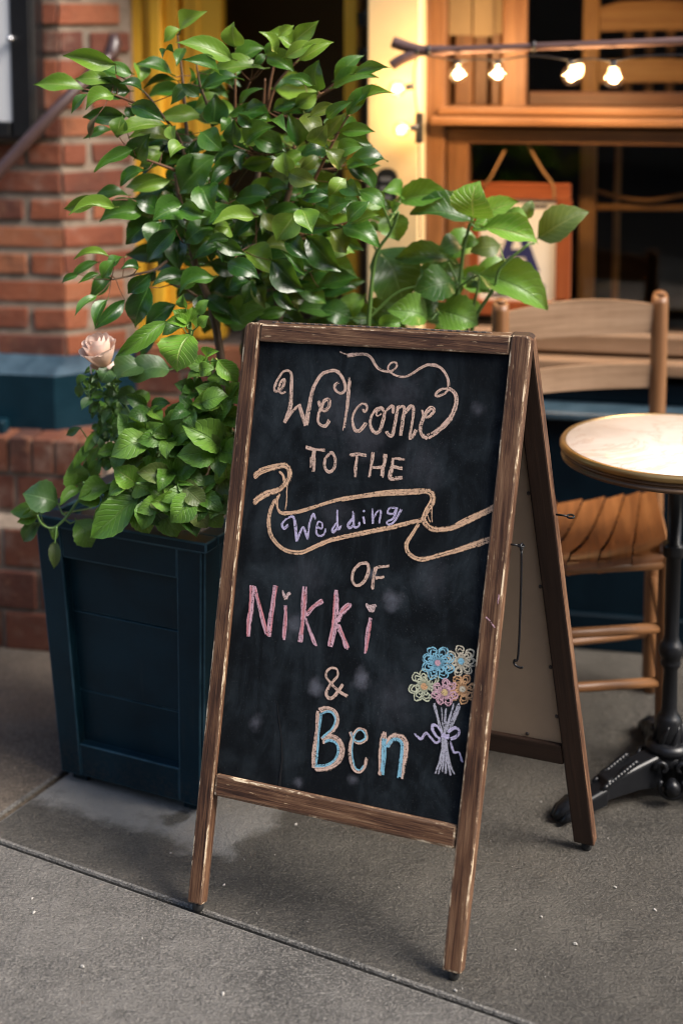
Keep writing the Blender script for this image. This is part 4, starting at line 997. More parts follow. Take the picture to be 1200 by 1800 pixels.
# ---- chalk: strokes traced as ribbons lying on the board
SC = (sA - CAM).length / FPX * 0.985
lift = [0.0005]
def strokes(name, label, colour, items, parent=sign, fpl=None):
    v = []; f = []; uv = []
    pl = fpl or bpt
    todo = []
    for it in items:
        w0, w1 = it[1] if isinstance(it[1], tuple) else (it[1], it[1])
        if max(w0, w1) < 3.4: todo.append((it[0], w0, w1, 0.0)); continue
        for k in (-1, 0, 1): todo.append((it[0], w0 * 0.52, w1 * 0.52, k * 0.25))
    for P, w0, w1, so in todo:
        lift[0] += 0.000004
        C3 = cat([pl(x, y, lift[0]) for x, y in P], 6 if len(P) > 2 else 8)
        if so or max(w0, w1) > 2:
            Q = []; n = len(C3); ph = random.uniform(0, 6.3); fr_q = random.uniform(2.0, 5.0); c0 = random.uniform(-0.02, 0.02)
            for i, p in enumerate(C3):
                t = C3[min(i + 1, n - 1)] - C3[max(i - 1, 0)]; e = i / (n - 1)
                s_ = SN.cross(t.normalized()) if t.length > 1e-7 else SU
                wv = (w0 + (w1 - w0) * e) / 0.56
                Q.append(p + s_ * (so + c0 + 0.10 * math.sin(ph + e * fr_q * 6.28 / 3)) * wv * SC)
            k0 = random.choice((0, 0, 1)) if n > 12 else 0; k1 = random.choice((0, 0, 1)) if n > 12 else 0
            C3 = Q[k0:n - k1]
        n = len(C3); L = random.random() * 5; b0 = len(v); vo = random.randint(0, 40)
        for i, p in enumerate(C3):
            t = C3[min(i + 1, n - 1)] - C3[max(i - 1, 0)]
            if t.length < 1e-7: t = SU.copy()
            s_ = SN.cross(t.normalized()); e = i / (n - 1)
            w = (w0 + (w1 - w0) * e) * SC * 0.5 * (1 + random.uniform(-0.10, 0.10))
            if i in (0, n - 1): w *= 0.75
            if i: L += (p - C3[i - 1]).length * 10
            v += [p - s_ * w, p, p + s_ * w]; uv += [(L, 0.0), (L, 0.5), (L, 1.0)]
        for i in range(n - 1):
            a = b0 + i * 3
            f += [(a, a + 1, a + 4, a + 3), (a + 1, a + 2, a + 5, a + 4)]
    o = obj(name, quadmesh(name, v, f, False, uv), CH[colour], parent)
    if label: o['label'] = label
    return o
T = 'chalk_lettering'
strokes(T, 'Welcome written in peach chalk script', 'peach', [
    ([(502, 688), (495, 691), (490, 683), (495, 670), (500, 668), (497, 680), (490, 687), (483, 687), (482.5, 680), (488, 667), (498, 653), (507, 651)], 4.6),
    ([(505, 651), (512, 657), (512.5, 677), (511, 703), (507.5, 723), (500, 743)], (5, 9)),
    ([(500, 743), (513, 725), (526.5, 711)], 5.5), ([(526.5, 710), (530, 727), (537.5, 748)], (6, 9)),
    ([(537.5, 747), (541.5, 723), (546, 697), (553, 675), (565, 658), (580, 652), (592, 653), (600, 663), (606, 677), (605, 687), (597.5, 691), (589, 685), (588, 677), (595, 672)], (8.5, 5)),
    ([(560, 704), (563, 713), (570, 721.5), (578, 715), (578.5, 703), (571, 703), (566, 712), (560, 727), (559, 740), (565, 748), (573, 748), (579, 738)], 6.5),
    ([(615, 664), (610, 710), (604, 757)], 6.2),
    ([(637.5, 718), (640, 724), (645, 718), (642, 710), (633, 711), (623, 723), (619, 738), (623, 755), (630, 758), (637, 752), (643, 742.5)], (4.2, 6.5)),
    ([(673, 720), (670, 716.5), (660, 720), (652, 733), (651, 748), (658, 760), (667, 757), (673, 740), (676, 725), (670, 717)], 6),
    ([(670, 727), (663, 731), (661, 725), (668, 720)], 4), ([(677, 723), (687, 714), (691, 717), (690, 727)], 5.2),
    ([(700, 712), (697, 730), (692, 757), (688, 766), (682, 763), (679, 757.5)], 6.3), ([(701, 716), (707, 714), (710, 720), (708, 737), (704, 766)], (5, 7)),
    ([(711, 727), (720, 715), (726, 717), (725, 737), (720, 769), (727, 763), (731, 755)], 6),
    ([(741.5, 720), (744, 730), (752, 733), (761.5, 723), (758, 717), (750, 723), (742, 737), (738, 753), (742, 765), (752, 770)], (5, 8.5)),
    ([(752, 769), (767, 759), (787, 740), (798, 718), (801.5, 700), (797, 688), (788, 682)], (11.5, 6)),
    ([(788, 682), (775, 684), (766, 692), (768, 696), (780, 692), (788, 684)], 4.6),
    ([(788, 680), (787, 668), (780, 653), (768, 643), (753, 641), (740, 646), (723, 657), (708, 662.5), (693, 659), (683, 651), (682, 645), (687, 638), (695, 637.5), (697, 643), (690, 651), (677, 652.5), (663, 646), (653, 630), (643, 623), (630, 622.5), (620, 625), (610, 626)], 4.8),
    ([(597, 619), (608, 622), (618, 621), (632, 621)], 3.2), ([(788, 672), (783, 656), (771, 646), (755, 642.5)], 3)])
strokes(T, 'TO in peach chalk capitals', 'peach', [
    ([(537, 786), (555, 790), (571, 791)], 6), ([(553, 790), (551, 808), (550.5, 829)], 7.5), ([(546.5, 803), (545, 822)], 3),
    ([(580, 796), (572, 807), (571, 820), (577, 829), (586, 825), (590, 810), (585, 796.5), (579, 796)], 5.5)])
strokes(T, 'THE in peach chalk capitals', 'peach', [
    ([(614, 800), (630, 799), (644, 800)], 6), ([(627.5, 800), (625, 820), (624, 839)], 6),
    ([(656, 795), (652, 817), (649, 839)], 6), ([(677, 798), (674, 820), (670, 839)], 7), ([(655, 822), (674, 821)], 5.5),
    ([(691, 805), (687, 825), (684, 843)], 7), ([(692, 806), (711, 807.5)], 4.5), ([(690, 821), (707, 823)], 6), ([(685, 843), (707, 839)], 6.5)])
strokes('chalk_drawing', 'apricot chalk ribbon banner', 'apricot', [
    ([(446, 839), (458, 829), (480, 822), (500, 819), (508, 828), (507, 842), (492, 860), (467, 869), (445, 884)], (9, 12)), ([(458, 825), (480, 818), (499, 816)], 5), ([(490, 829), (498, 836), (499, 848)], 5),
    ([(506, 845), (504, 870), (502, 896)], 3), ([(492, 868), (486, 880), (489, 895), (496, 902), (510, 901)], 5.5),
    ([(484, 876), (475, 897), (472, 920), (477, 942), (492, 960), (510, 969), (530, 970), (550, 962), (580, 950), (615, 942), (655, 934), (690, 927), (727, 917), (742, 914)], (6.5, 9)),
    ([(496, 902), (515, 901), (540, 895), (570, 885), (605, 876), (642, 871), (675, 866), (727, 864), (745, 863.5), (757, 867), (760, 880), (752, 895), (745, 910), (750, 922), (762, 930), (790, 929), (820, 917), (850, 902), (869, 892)], (6.5, 11)),
    ([(600, 880), (650, 872), (700, 868), (740, 866)], 5), ([(800, 922), (835, 906), (868, 889)], 7), ([(758, 882), (759, 918)], 2.2), ([(748, 900), (756, 918)], 2.2),
    ([(735, 920), (725, 937), (715, 955), (717, 970), (730, 980), (745, 983), (775, 976), (812, 965), (840, 955), (862, 947)], (7, 9.5)), ([(722, 940), (711, 956), (714, 972)], 3)])
strokes(T, 'Wedding in lilac chalk inside the ribbon', 'lilac', [
    ([(507, 922), (499, 929), (496, 920), (507, 910), (516, 909), (519, 925), (521, 952)], 5), ([(521, 952), (530, 930), (534, 928), (540, 948)], 4.5), ([(540, 948), (545, 918), (551, 903), (554, 913)], 4.5),
    ([(555, 925), (565, 929), (566, 920), (559, 918), (556, 935), (562, 942), (570, 938), (573, 928)], 4), ([(592, 896), (594, 929), (600, 923)], 4.5), ([(592, 918), (584, 930), (586, 935), (594, 925)], 4.5),
    ([(621, 898), (622, 925), (630, 925), (631, 917)], 4.5), ([(620, 912), (611, 923), (615, 928), (622, 920)], 4.5), ([(638, 908), (641, 921)], 4), ([(638, 897), (640, 900)], 4.5),
    ([(654, 894), (655, 921)], 4), ([(656, 910), (665, 897), (669, 902), (666, 920)], 4), ([(695, 892), (684, 894), (682, 902), (692, 902), (697, 893), (691, 910), (680, 917), (682, 922), (692, 917), (705, 895)], 4)])
strokes(T, 'OF in peach chalk capitals', 'peach', [
    ([(635, 990), (622, 1002), (619, 1020), (627, 1030), (640, 1022), (647, 1005), (645, 991), (634, 991)], 5.5), ([(661, 995), (656, 1015), (654, 1036)], 6), ([(661, 997), (684, 995)], 5.2), ([(659, 1016), (675, 1014)], 5.2)])
NK_ = [([(444, 1029), (440.5, 1075), (436, 1119)], 10.5), ([(446, 1031), (457, 1071), (470, 1120)], 7.5), ([(484, 1029), (477, 1075), (473, 1119)], 9), ([(502, 1064), (501, 1092), (499, 1125)], 7.5),
       ([(535, 1031), (533, 1081), (528, 1129)], 10), ([(569, 1054), (550, 1068), (536, 1082)], 8), ([(536, 1086), (543.5, 1105), (555, 1136)], 6), ([(591, 1037), (588, 1092), (581, 1137)], 10.5), ([(616, 1060), (600, 1077), (591, 1092)], 10.5), ([(593, 1097), (602, 1118), (611, 1142)], 9), ([(651, 1086), (646, 1114), (642, 1149)], 7.5)]
for nm, a, b in (('capital N of Nikki in pink chalk', 0, 3), ('first i of Nikki in pink chalk', 3, 4), ('first k of Nikki in pink chalk', 4, 7), ('second k of Nikki in pink chalk', 7, 10), ('last i of Nikki in pink chalk', 10, 11)): strokes('chalk_letter', nm, 'pink', NK_[a:b])
NR_ = [([(442, 1030), (438, 1075), (434, 1119)], 4), ([(449, 1036), (460, 1075), (471, 1118)], 4), ([(487, 1030), (480, 1075), (475, 1118)], 3), ([(503, 1066), (502, 1092), (499, 1122)], 3.5),
    ([(536, 1040), (533, 1081), (530, 1120)], 4.5), ([(567, 1054), (549, 1067), (538, 1077)], 3.5), ([(588, 1045), (585, 1092), (579, 1136)], 3.5), ([(613, 1062), (598, 1077)], 3.5), ([(596, 1100), (605, 1120), (613, 1141)], 3.2), ([(652, 1092), (648, 1116), (643, 1147)], 3.5)]
for a, b in ((0, 3), (3, 4), (4, 6), (6, 9), (9, 10)): strokes('chalk_highlight', None, 'red', NR_[a:b])
strokes('chalk_heart', 'pale pink chalk heart over the first i', 'heart', [([(503, 1053), (498, 1044), (498, 1038)], 6), ([(503, 1053), (506, 1045), (510, 1041)], 6)])
strokes('chalk_heart', 'pale pink chalk heart over the last i', 'heart', [([(652, 1076), (646, 1066), (647, 1062)], 7), ([(652, 1076), (657, 1067), (660, 1063)], 7), ([(648, 1066), (658, 1066)], 6)])
strokes(T, 'peach chalk ampersand', 'peach', [([(602, 1202.5), (593, 1217), (583, 1227), (575, 1225), (574, 1215), (583, 1200), (592.5, 1188), (592, 1177), (582, 1174), (573, 1182), (575, 1193), (587, 1207), (600, 1218), (611, 1224)], 5.4)])
BP_ = [([(560, 1250), (556, 1293), (550, 1350)], 9), ([(561, 1250), (572, 1246), (586, 1250), (592.5, 1263), (588, 1280), (574, 1292), (564, 1300)], 8.5), ([(565, 1302), (578, 1296), (593, 1302), (600, 1318), (594, 1338), (576, 1350), (553, 1351)], 11),
    ([(616, 1286), (622, 1300), (632, 1305.5), (644, 1298), (641, 1284), (630, 1281.5), (621, 1292), (616, 1310), (616, 1332), (622, 1351), (632, 1356), (641, 1347), (645, 1332)], 6.5), ([(675, 1286), (671, 1318), (668, 1363)], 11), ([(678, 1313), (688, 1297), (699, 1293), (711, 1301), (712, 1318), (708, 1343), (705, 1369)], 10.5)]
BB_ = [([(564, 1254), (560, 1293), (555, 1345)], 4.5), ([(566, 1254), (576, 1250), (585, 1254), (589, 1265), (584, 1280), (573, 1291), (565, 1298)], 4), ([(570, 1304), (580, 1301), (590, 1306), (594, 1319), (588, 1335), (574, 1345), (553, 1347)], 5),
    ([(616, 1287), (622, 1300), (632, 1303), (641, 1297), (639, 1287), (630, 1284), (623, 1293), (619, 1312), (619, 1332), (624, 1350), (632, 1354), (639, 1346)], 3.2), ([(676, 1296), (674, 1320), (672, 1362)], 9), ([(680, 1315), (689, 1301), (698, 1299), (706, 1306), (706, 1320), (703, 1345), (701, 1368)], 7)]
for nm, a, b in (('capital B of Ben in peach chalk', 0, 3), ('e of Ben in peach chalk', 3, 4), ('n of Ben in peach chalk', 4, 6)):
    strokes('chalk_letter', nm, 'peach', BP_[a:b]); strokes('chalk_highlight', None, 'blue', BB_[a:b])
def flower(cx, cy, r, n, colour, centre, rot, label):
    it = []
    for k in range(n):
        a = rot + 2 * math.pi * k / n + random.uniform(-0.12, 0.12)
        for sc_ in (1.04, 0.84, 0.58):
            wd = 0.46 * sc_ ** 0.5; P = []
            for i in range(9):
                t_ = i / 8; rad = r * sc_ * (0.12 + 0.88 * math.sin(math.pi * t_)) * random.uniform(0.94, 1.06); an = a + (t_ - 0.5) * 2 * wd * (1.5 if 0.15 < t_ < 0.85 else 0.6)
                P.append((cx + rad * math.cos(an), cy + rad * math.sin(an)))
            it.append((P, 2.9))
    P = [(cx + r * 0.55 * math.cos(t_ * 2.4) * random.uniform(0.5, 1), cy + r * 0.55 * math.sin(t_ * 2.4) * random.uniform(0.5, 1)) for t_ in range(22)]
    it.append((P, 2.6))
    o = strokes('chalk_flower', label, colour, it)
    strokes('chalk_flower_centre', None, centre, [([(cx + 5 * math.cos(i * 1.3) * (1 - i / 14), cy + 5 * math.sin(i * 1.3) * (1 - i / 14)) for i in range(12)], 3.6)], parent=sign)
flower(745, 1206, 27, 7, 'lime', 'orange', 0.3, 'pale green chalk flower')
flower(812, 1211, 25, 7, 'orange', 'cream', 0.6, 'orange chalk flower')
flower(810, 1162, 26, 7, 'cream', 'blue', 0.1, 'cream chalk flower')
flower(769, 1165, 29, 8, 'blue', 'pink', 0.4, 'blue chalk flower')
flower(781, 1217, 23, 7, 'pink', 'yellow', 0.2, 'pink chalk flower')
strokes('chalk_stems', 'grey chalk flower stems', 'grey', [([(762, 1236), (770, 1265), (777, 1291)], 5.5), ([(775, 1241), (777, 1265), (780, 1288)], 2.5), ([(783, 1245), (782, 1265), (781, 1291)], 4), ([(798, 1237), (789, 1263), (784, 1286)], 4), ([(808, 1237), (797, 1263), (787, 1288)], 7), ([(780, 1293), (781, 1322)], 11),
    ([(778, 1308), (773, 1336), (764, 1360)], 3.6), ([(779, 1310), (776, 1336), (770, 1361)], 3.6), ([(780, 1312), (779, 1336), (777, 1357)], 3.6), ([(782, 1312), (783, 1336), (783, 1360)], 3.6), ([(783, 1310), (786, 1338), (792, 1363)], 3.6), ([(785, 1308), (789, 1338), (798, 1361)], 3.6)])
strokes('chalk_bow', 'lilac chalk bow round the stems', 'lilac', [([(775, 1286), (768, 1277), (760, 1275), (760, 1284), (767, 1295), (774, 1299)], 4.6), ([(787, 1286), (796, 1280), (804, 1281), (806.5, 1287), (801, 1295), (791, 1299)], 5), ([(774, 1301), (766, 1306), (756, 1295), (748, 1288), (740, 1299), (733, 1295), (728, 1289)], 4), ([(791, 1303), (797, 1322), (806.5, 1323), (812, 1340)], 3.6), ([(775, 1293), (789, 1295)], 9)])
fplane = lambda x, y, off: onplane(x, y, sA + SN * (0.0004 + off * 0.2), SN)
strokes('chalk_mark', None, 'pink', [([(852, 1084), (861, 1091), (870, 1105)], 2.6), ([(876, 1045), (875, 1062)], 2.2)], fpl=fplane)

# ================================================================== PLANTER
pL = G(105, 1374); pF = G(350, 1440)
PU = (pF - pL); PW = PU.length; PU.normalize(); PB = Vector((-PU.y, PU.x, 0))
zr = 0.0
ptl = D(65, 925, 2.93); ptr = D(318, 925 + 4, 2.80)
PH = D(66, 918, 2.93).z
plc = (pL + pF) / 2 + PB * 0.19
plant = empty('planter', plc, 'dark navy panelled wooden planter box tapering to the ground', 'planter')
HB = PW / 2; HT = HB + 0.030                              # half widths at the bottom and at the top
FEET = 0.022
def pp(u_, w_, h_, off=0.0):
    """point on a side: u -1..1 across, h 0..1 up; w selects the side (0 front,1 right,2 back,3 left)"""
    hh = HB + (HT - HB) * h_; z_ = FEET + (PH - FEET) * h_
    a = [(PU, -PB), (PB, PU), (-PU, PB), (-PB, -PU)][w_]
    return plc + a[0] * (hh * u_) + a[1] * (hh + off) + Z * z_
def pmember(name, side, u0, u1, h0, h1, o0, o1, bev=0.003, ut=None):
    u0t, u1t = ut or (u0, u1)
    c = [pp(u0, side, h0, o1), pp(u1, side, h0, o1), pp(u1t, side, h1, o1), pp(u0t, side, h1, o1), pp(u0, side, h0, o0), pp(u1, side, h0, o0), pp(u1t, side, h1, o0), pp(u0t, side, h1, o0)]
    return obj(name, hexa_mesh(name, c, bev, 2, 1), [MT['navy'], MT['navy_edge']], plant)
for s_ in range(4):
    for k_ in range(3):
        pmember('board', s_, -0.93, 0.93, 0.02 + k_ * 0.3167, 0.332 + k_ * 0.3167, -0.030, -0.021 + 0.001 * (k_ % 2), 0.0015)
    pmember('stile', s_, -1.0, -0.70, 0.0, 0.985, -0.022, 0.004)
    pmember('stile', s_, 0.70, 0.985, 0.0, 0.985, -0.022, 0.004)
    pmember('rail', s_, -0.698, 0.698, 0.0, 0.13, -0.022, 0.002)
    pmember('rail', s_, -0.698, 0.698, 0.87, 0.985, -0.022, 0.002)
    c = [pp(-1, s_, 0.988, 0.0), pp(1, s_, 0.988, 0.0), pp(1, s_, 1.02, 0.0), pp(-1, s_, 1.02, 0.0)]
    a = [(PU, -PB), (PB, PU), (-PU, PB), (-PB, -PU)][s_]
    o_ = plc + a[1] * (HT - 0.032) - a[0] * (HT + (0.014 if s_ % 2 == 0 else -0.034)) + Z * (PH - 0.006)
    obj('rim', hexa_mesh('rim', box8(o_, a[0] * (2 * HT + (0.028 if s_ % 2 == 0 else -0.068)), a[1] * 0.046, Z * 0.022), 0.004, 2, 1), [MT['navy'], MT['navy_edge']], plant)
for (x, y) in ((-1, -1), (1, -1), (1, 1), (-1, 1)):
    q = plc + PU * (x * (HB - 0.035)) + PB * (y * (HB - 0.035))
    obj('foot', hexa_mesh('foot', box8(q - PU * 0.02 - PB * 0.02, PU * 0.04, PB * 0.04, Z * (FEET + 0.01)), 0.002), MT['navy'], plant)
NS = 22; v = []; f = []
for i in range(NS + 1):
    for j in range(NS + 1):
        a = (i / NS - 0.5) * 2 * (HT - 0.03); b = (j / NS - 0.5) * 2 * (HT - 0.03)
        v.append(plc + PU * a + PB * b + Z * (PH - 0.022 + random.uniform(-0.008, 0.008)))
for i in range(NS):
    for j in range(NS): k = i * (NS + 1) + j; f.append((k, k + NS + 1, k + NS + 2, k + 1))
obj('soil', quadmesh('soil', v, f, True), MT['soil'], plant)

# ================================================================== LEAVES
def interp(T_, t):
    for i in range(len(T_) - 1):
        if t <= T_[i + 1][0]:
            a, b = T_[i], T_[i + 1]; return a[1] + (b[1] - a[1]) * (t - a[0]) / (b[0] - a[0])
    return T_[-1][1]
CAM_P = [(0, 0.05), (0.1, 0.46), (0.22, 0.82), (0.4, 1.0), (0.55, 0.96), (0.7, 0.74), (0.82, 0.42), (0.90, 0.17), (1, 0.01)]
HYD_P = [(0, 0.05), (0.08, 0.45), (0.2, 0.82), (0.38, 1.0), (0.55, 0.97), (0.7, 0.80), (0.84, 0.48), (0.94, 0.18), (1, 0.01)]
RND_P = [(0, 0.1), (0.08, 0.5), (0.22, 0.85), (0.45, 1.0), (0.7, 0.95), (0.86, 0.70), (0.95, 0.40), (1, 0.05)]
def leaf_mesh(name, prof, nL, fold, arch, wav, serr, ph, twist=0.0, stalk=0.10):
    v = []; uv = []; f = []; NW = 4; rows = []
    ts = [-stalk, -0.01] + [i / nL for i in range(nL + 1)]
    for i, t in enumerate(ts):
        tt = max(t, 0); w = 0.5 * (interp(prof, tt) if t >= 0 else 0.035)
        if t >= 0 and serr and i % 2: w *= 1 - serr
        for j in range(NW + 1):
            s_ = j / NW * 2 - 1
            x = s_ * w; z_ = arch * 4 * tt * (1 - tt) * 0.25 + fold * abs(s_) ** 1.15 * w * 1.0 + wav * math.sin(tt * 9 + ph + s_ * 2.2) * abs(s_) * 0.06
            if t < 0: z_ -= 0.25 * t * t * 0
            a = twist * (tt - 0.5); x2 = x * math.cos(a) - z_ * math.sin(a); z2 = x * math.sin(a) + z_ * math.cos(a)
            v.append((x2, t, z2)); uv.append((tt, s_ if t >= 0 else 0.0))
    n = len(ts)
    for i in range(n - 1):
        for j in range(NW): a = i * (NW + 1) + j; f.append((a, a + 1, a + NW + 2, a + NW + 1))
    return quadmesh(name, v, f, True, uv)
VAR = {}
for fam, prof, nL, serr in (('cam', CAM_P, 8, 0.0), ('hyd', HYD_P, 12, 0.07), ('rnd', RND_P, 10, 0.03)):
    VAR[fam] = [(random.uniform(0.12, 0.75), random.uniform(0.3, 1.35), random.uniform(0.3, 1.3), random.uniform(0, 6), random.uniform(-0.8, 0.8)) for k in range(9)]
    VAR[fam] = [(prof, nL, serr) + p for p in VAR[fam]]
MESH = {}; LM = {}; STEMS = {}; LBASE = {}
def get_leaf(fam, k, mat):
    key = (fam, k, mat)
    if key not in MESH:
        prof, nL, serr, fo, ar, wv, ph, tw = VAR[fam][k]
        me = leaf_mesh('leaf', prof, nL, fo, ar, wv, serr, ph, tw); me.materials.append(LF[mat]); MESH[key] = me
    return MESH[key]
def leaf(parent, base, tip, wr, mat, fam='cam', nrm=None, name='leaf'):
    if fam == 'cam': tip = base + (tip - base) * 1.14
    ax = tip - base; L = ax.length
    if L < 0.004: return None
    ax.normalize()
    npf = nrm if nrm is not None else (Vector((random.uniform(-0.5, 0.5), random.uniform(-1.0, -0.6), random.uniform(0.1, 0.9))) if fam == 'cam' else Vector((random.uniform(-0.35, 0.35), random.uniform(-1.0, -0.75), random.uniform(0.15, 0.8))))
    nn = npf - ax * npf.dot(ax)
    nn = nn.normalized() if nn.length > 0.05 else ax.orthogonal().normalized()
    sx = ax.cross(nn); sx.normalize()
    o = bpy.data.objects.new(name, get_leaf(fam, random.randrange(9), mat)); COL.objects.link(o)
    Wd_ = L * (min(wr * 1.0, 0.9) if fam == 'cam' else min(wr * 1.15, 1.15))
    mtx = Matrix((sx * Wd_, ax * L, nn * L * 0.9 if wr > 0.6 else nn * L * 0.7)).transposed().to_4x4()
    mtx.translation = base - world_loc(parent)
    o.parent = parent; o.matrix_local = mtx; LM[o.name] = mtx; LBASE.setdefault(parent.name, []).append(base.copy())
    return o

# ---- camellia
cb = plc + PB * 0.03 + Z * (PH - 0.02)
cam_ = empty('camellia_shrub', cb, 'tall glossy camellia shrub growing from the navy planter', 'shrub')
DY = 3.02
BR = []       # branch polylines: (pixels, depth at start, depth at end, radius start, end, material)
def bpoly(px, y0, y1): n = len(px); return [D(x, y, y0 + (y1 - y0) * i / max(n - 1, 1)) for i, (x, y) in enumerate(px)]
def branch(px, y0, y1, r0, r1, mat, name='branch', start=None):
    P = bpoly(px, y0, y1)
    if start is not None: P = [start] + P
    C3 = cat(P, 4); n = len(C3)
    BR.append(C3)
    o = obj(name, Tubes().add(C3, [r0 + (r1 - r0) * i / (n - 1) for i in range(n)], 7).mesh(name), MT[mat], cam_)
    return o
branch([(440, 760), (478, 640), (490, 570), (486, 500), (478, 440), (498, 372), (512, 320)], 3.04, 3.02, 0.013, 0.006, 'bark', 'trunk', cb + PU * 0.05)
branch([(400, 760), (390, 640), (372, 540), (345, 470), (330, 400), (316, 350), (308, 305)], 3.04, 2.96, 0.012, 0.004, 'bark', 'trunk', cb)
branch([(425, 760), (430, 640), (432, 520), (440, 420), (452, 320), (466, 210)], 3.10, 3.12, 0.011, 0.005, 'bark', 'trunk', cb + PU * 0.02 + PB * 0.04)
for px, y0, y1, mt in (([(512, 320), (520, 240), (545, 185), (590, 145)], 3.02, 3.0, 'twig'), ([(466, 212), (485, 150), (526, 104)], 3.12, 3.08, 'twig'), ([(466, 212), (474, 150), (486, 95)], 3.12, 3.10, 'twig'), ([(462, 215), (464, 170), (466, 138)], 3.12, 3.1, 'twig'),
        ([(412, 212), (424, 180), (440, 142)], 3.08, 3.02, 'twig'), ([(413, 215), (413, 180), (414, 85)], 3.08, 3.04, 'twig'), ([(498, 205), (545, 178), (580, 158), (620, 140)], 3.05, 3.0, 'twig'),
        ([(332, 330), (318, 250), (285, 202), (252, 160), (205, 130)], 3.0, 2.92, 'bark'), ([(290, 205), (240, 182), (195, 165), (148, 157)], 2.98, 2.90, 'twig'), ([(330, 250), (322, 150), (316, 95), (312, 60)], 3.04, 3.02, 'bark'), ([(380, 250), (366, 190), (352, 150), (345, 110)], 3.02, 3.0, 'bark'),
        ([(335, 420), (280, 470), (240, 482), (196, 492)], 2.98, 2.88, 'bark'), ([(320, 380), (262, 368), (232, 352), (195, 352)], 2.98, 2.90, 'twig'), ([(545, 330), (580, 260), (606, 212), (625, 190)], 3.02, 2.96, 'twig'), ([(498, 425), (540, 412), (590, 396), (625, 388)], 3.02, 2.98, 'twig'),
        ([(430, 520), (400, 440), (380, 380), (372, 330)], 3.04, 2.94, 'bark'), ([(490, 470), (520, 470), (545, 480)], 3.02, 2.96, 'bark'), ([(478, 440), (450, 430), (425, 440)], 3.02, 2.94, 'bark'), ([(410, 330), (440, 290), (470, 272)], 3.06, 2.98, 'bark'), ([(370, 540), (330, 510), (300, 500)], 3.0, 2.93, 'bark'), ([(310, 300), (270, 285), (240, 275)], 2.96, 2.92, 'twig')):
    branch(px, y0, y1, 0.0042, 0.0016, mt, 'twig')
CAML = '''317 57 358 24 50 l;318 52 292 72 60 l;203 112 122 100 36 l;147 157 70 150 36 l;232 130 185 122 50 m;245 115 243 146 62 l;200 148 140 140 40 l;207 150 165 128 50 m;250 160 215 148 50 d;228 160 155 160 45 d;200 168 157 190 60 l;160 165 130 196 36 m;302 132 248 114 50 m;312 142 260 154 22 d;232 185 284 212 45 d;222 205 155 206 40 d;222 188 232 210 60 d;215 205 207 238 80 l;202 230 153 243 30 m;174 200 160 240 24 b;292 222 213 235 40 l;285 225 233 240 40 l;300 222 308 246 60 l;355 205 283 205 36 l;298 250 250 235 50 o;306 92 288 100 60 d;325 85 312 112 50 m;408 104 322 78 36 l;385 130 328 108 36 m;330 150 304 180 50 m;350 170 322 148 50 m;335 145 334 122 45 m;
413 82 412 43 85 l;412 109 462 88 60 m;464 120 376 130 36 l;484 91 459 60 50 l;520 85 474 62 60 l;490 64 514 47 55 l;517 73 555 41 50 l;502 100 550 79 42 l;526 106 580 78 42 l;470 97 512 124 60 m;468 95 478 74 60 m;445 112 466 98 50 m;558 160 560 112 80 d;550 150 512 140 42 m;556 162 523 186 60 l;588 140 634 103 44 m;586 154 656 139 42 m;622 130 678 120 32 m;610 202 655 154 36 m;622 193 686 168 32 l;574 208 616 180 32 m;596 230 652 232 38 m;545 205 588 186 42 o;535 200 550 245 60 o;522 258 508 205 55 d;574 245 604 203 42 o;545 250 573 220 60 o;375 222 378 172 75 d;354 232 388 262 70 m;430 250 478 226 60 m;410 255 412 214 60 d;421 182 460 160 32 m;430 195 464 186 50 d;468 215 500 230 50 m;480 195 518 182 50 d;420 200 440 222 60 d;355 155 420 142 40 d;
235 263 174 297 30 m;238 278 262 240 70 d;285 268 250 290 60 l;318 255 302 274 80 l;378 275 318 334 60 m;300 316 240 335 26 l;255 300 217 324 60 m;320 360 275 384 80 m;225 343 170 347 42 m;178 350 120 365 36 l;202 365 131 376 30 l;255 368 185 387 50 m;275 378 235 352 60 d;275 392 228 425 72 d;285 390 273 442 76 m;308 402 265 455 45 d;318 415 315 470 60 d;350 328 375 370 80 m;315 368 357 380 60 m;375 402 330 425 75 m;402 395 378 418 70 l;402 420 366 430 42 m;405 435 345 455 36 d;402 362 358 392 50 m;
193 452 138 455 26 l;220 452 193 474 60 m;174 461 132 485 32 m;138 482 112 496 36 m;175 482 142 496 26 m;202 458 182 486 60 m;244 470 217 472 60 d;196 487 162 517 55 m;170 520 136 552 32 m;190 527 170 570 42 m;220 527 173 573 32 d;265 480 230 512 50 d;262 505 241 568 56 d;325 488 275 500 50 d;376 488 322 515 55 m;310 536 262 572 50 d;271 584 248 626 36 d;
432 266 375 312 32 m;410 300 372 328 42 d;432 268 425 295 60 d;482 280 430 292 42 l;478 262 435 257 42 l;500 268 505 305 95 l;508 302 553 322 55 o;572 262 590 298 80 o;560 275 528 295 50 o;592 265 634 258 60 m;610 290 643 290 42 m;607 315 578 342 80 l;600 325 630 342 60 d;555 325 533 340 60 d;577 345 535 350 50 d;530 368 546 404 80 l;520 375 490 418 80 l;462 375 478 405 70 o;447 382 383 392 42 l;415 368 372 390 50 m;450 385 415 412 50 d;400 400 378 418 80 l;372 420 425 444 42 m;425 442 477 478 60 l;515 402 588 400 32 d;540 415 592 470 56 d;500 425 537 452 60 d;498 445 532 480 36 m;602 398 660 432 55 m;620 392 662 380 42 l;611 392 645 358 55 m;575 372 612 355 60 m;632 335 672 365 50 m;555 360 578 392 60 m;415 350 478 352 50 d;580 405 605 440 80 o;478 458 528 505 60 d;445 495 430 530 60 m;400 462 450 488 50 d;440 495 405 510 60 d;560 505 622 490 50 d'''
rows = [r.split() for r in CAML.replace('\n', '').split(';') if r.strip()]
bases = []
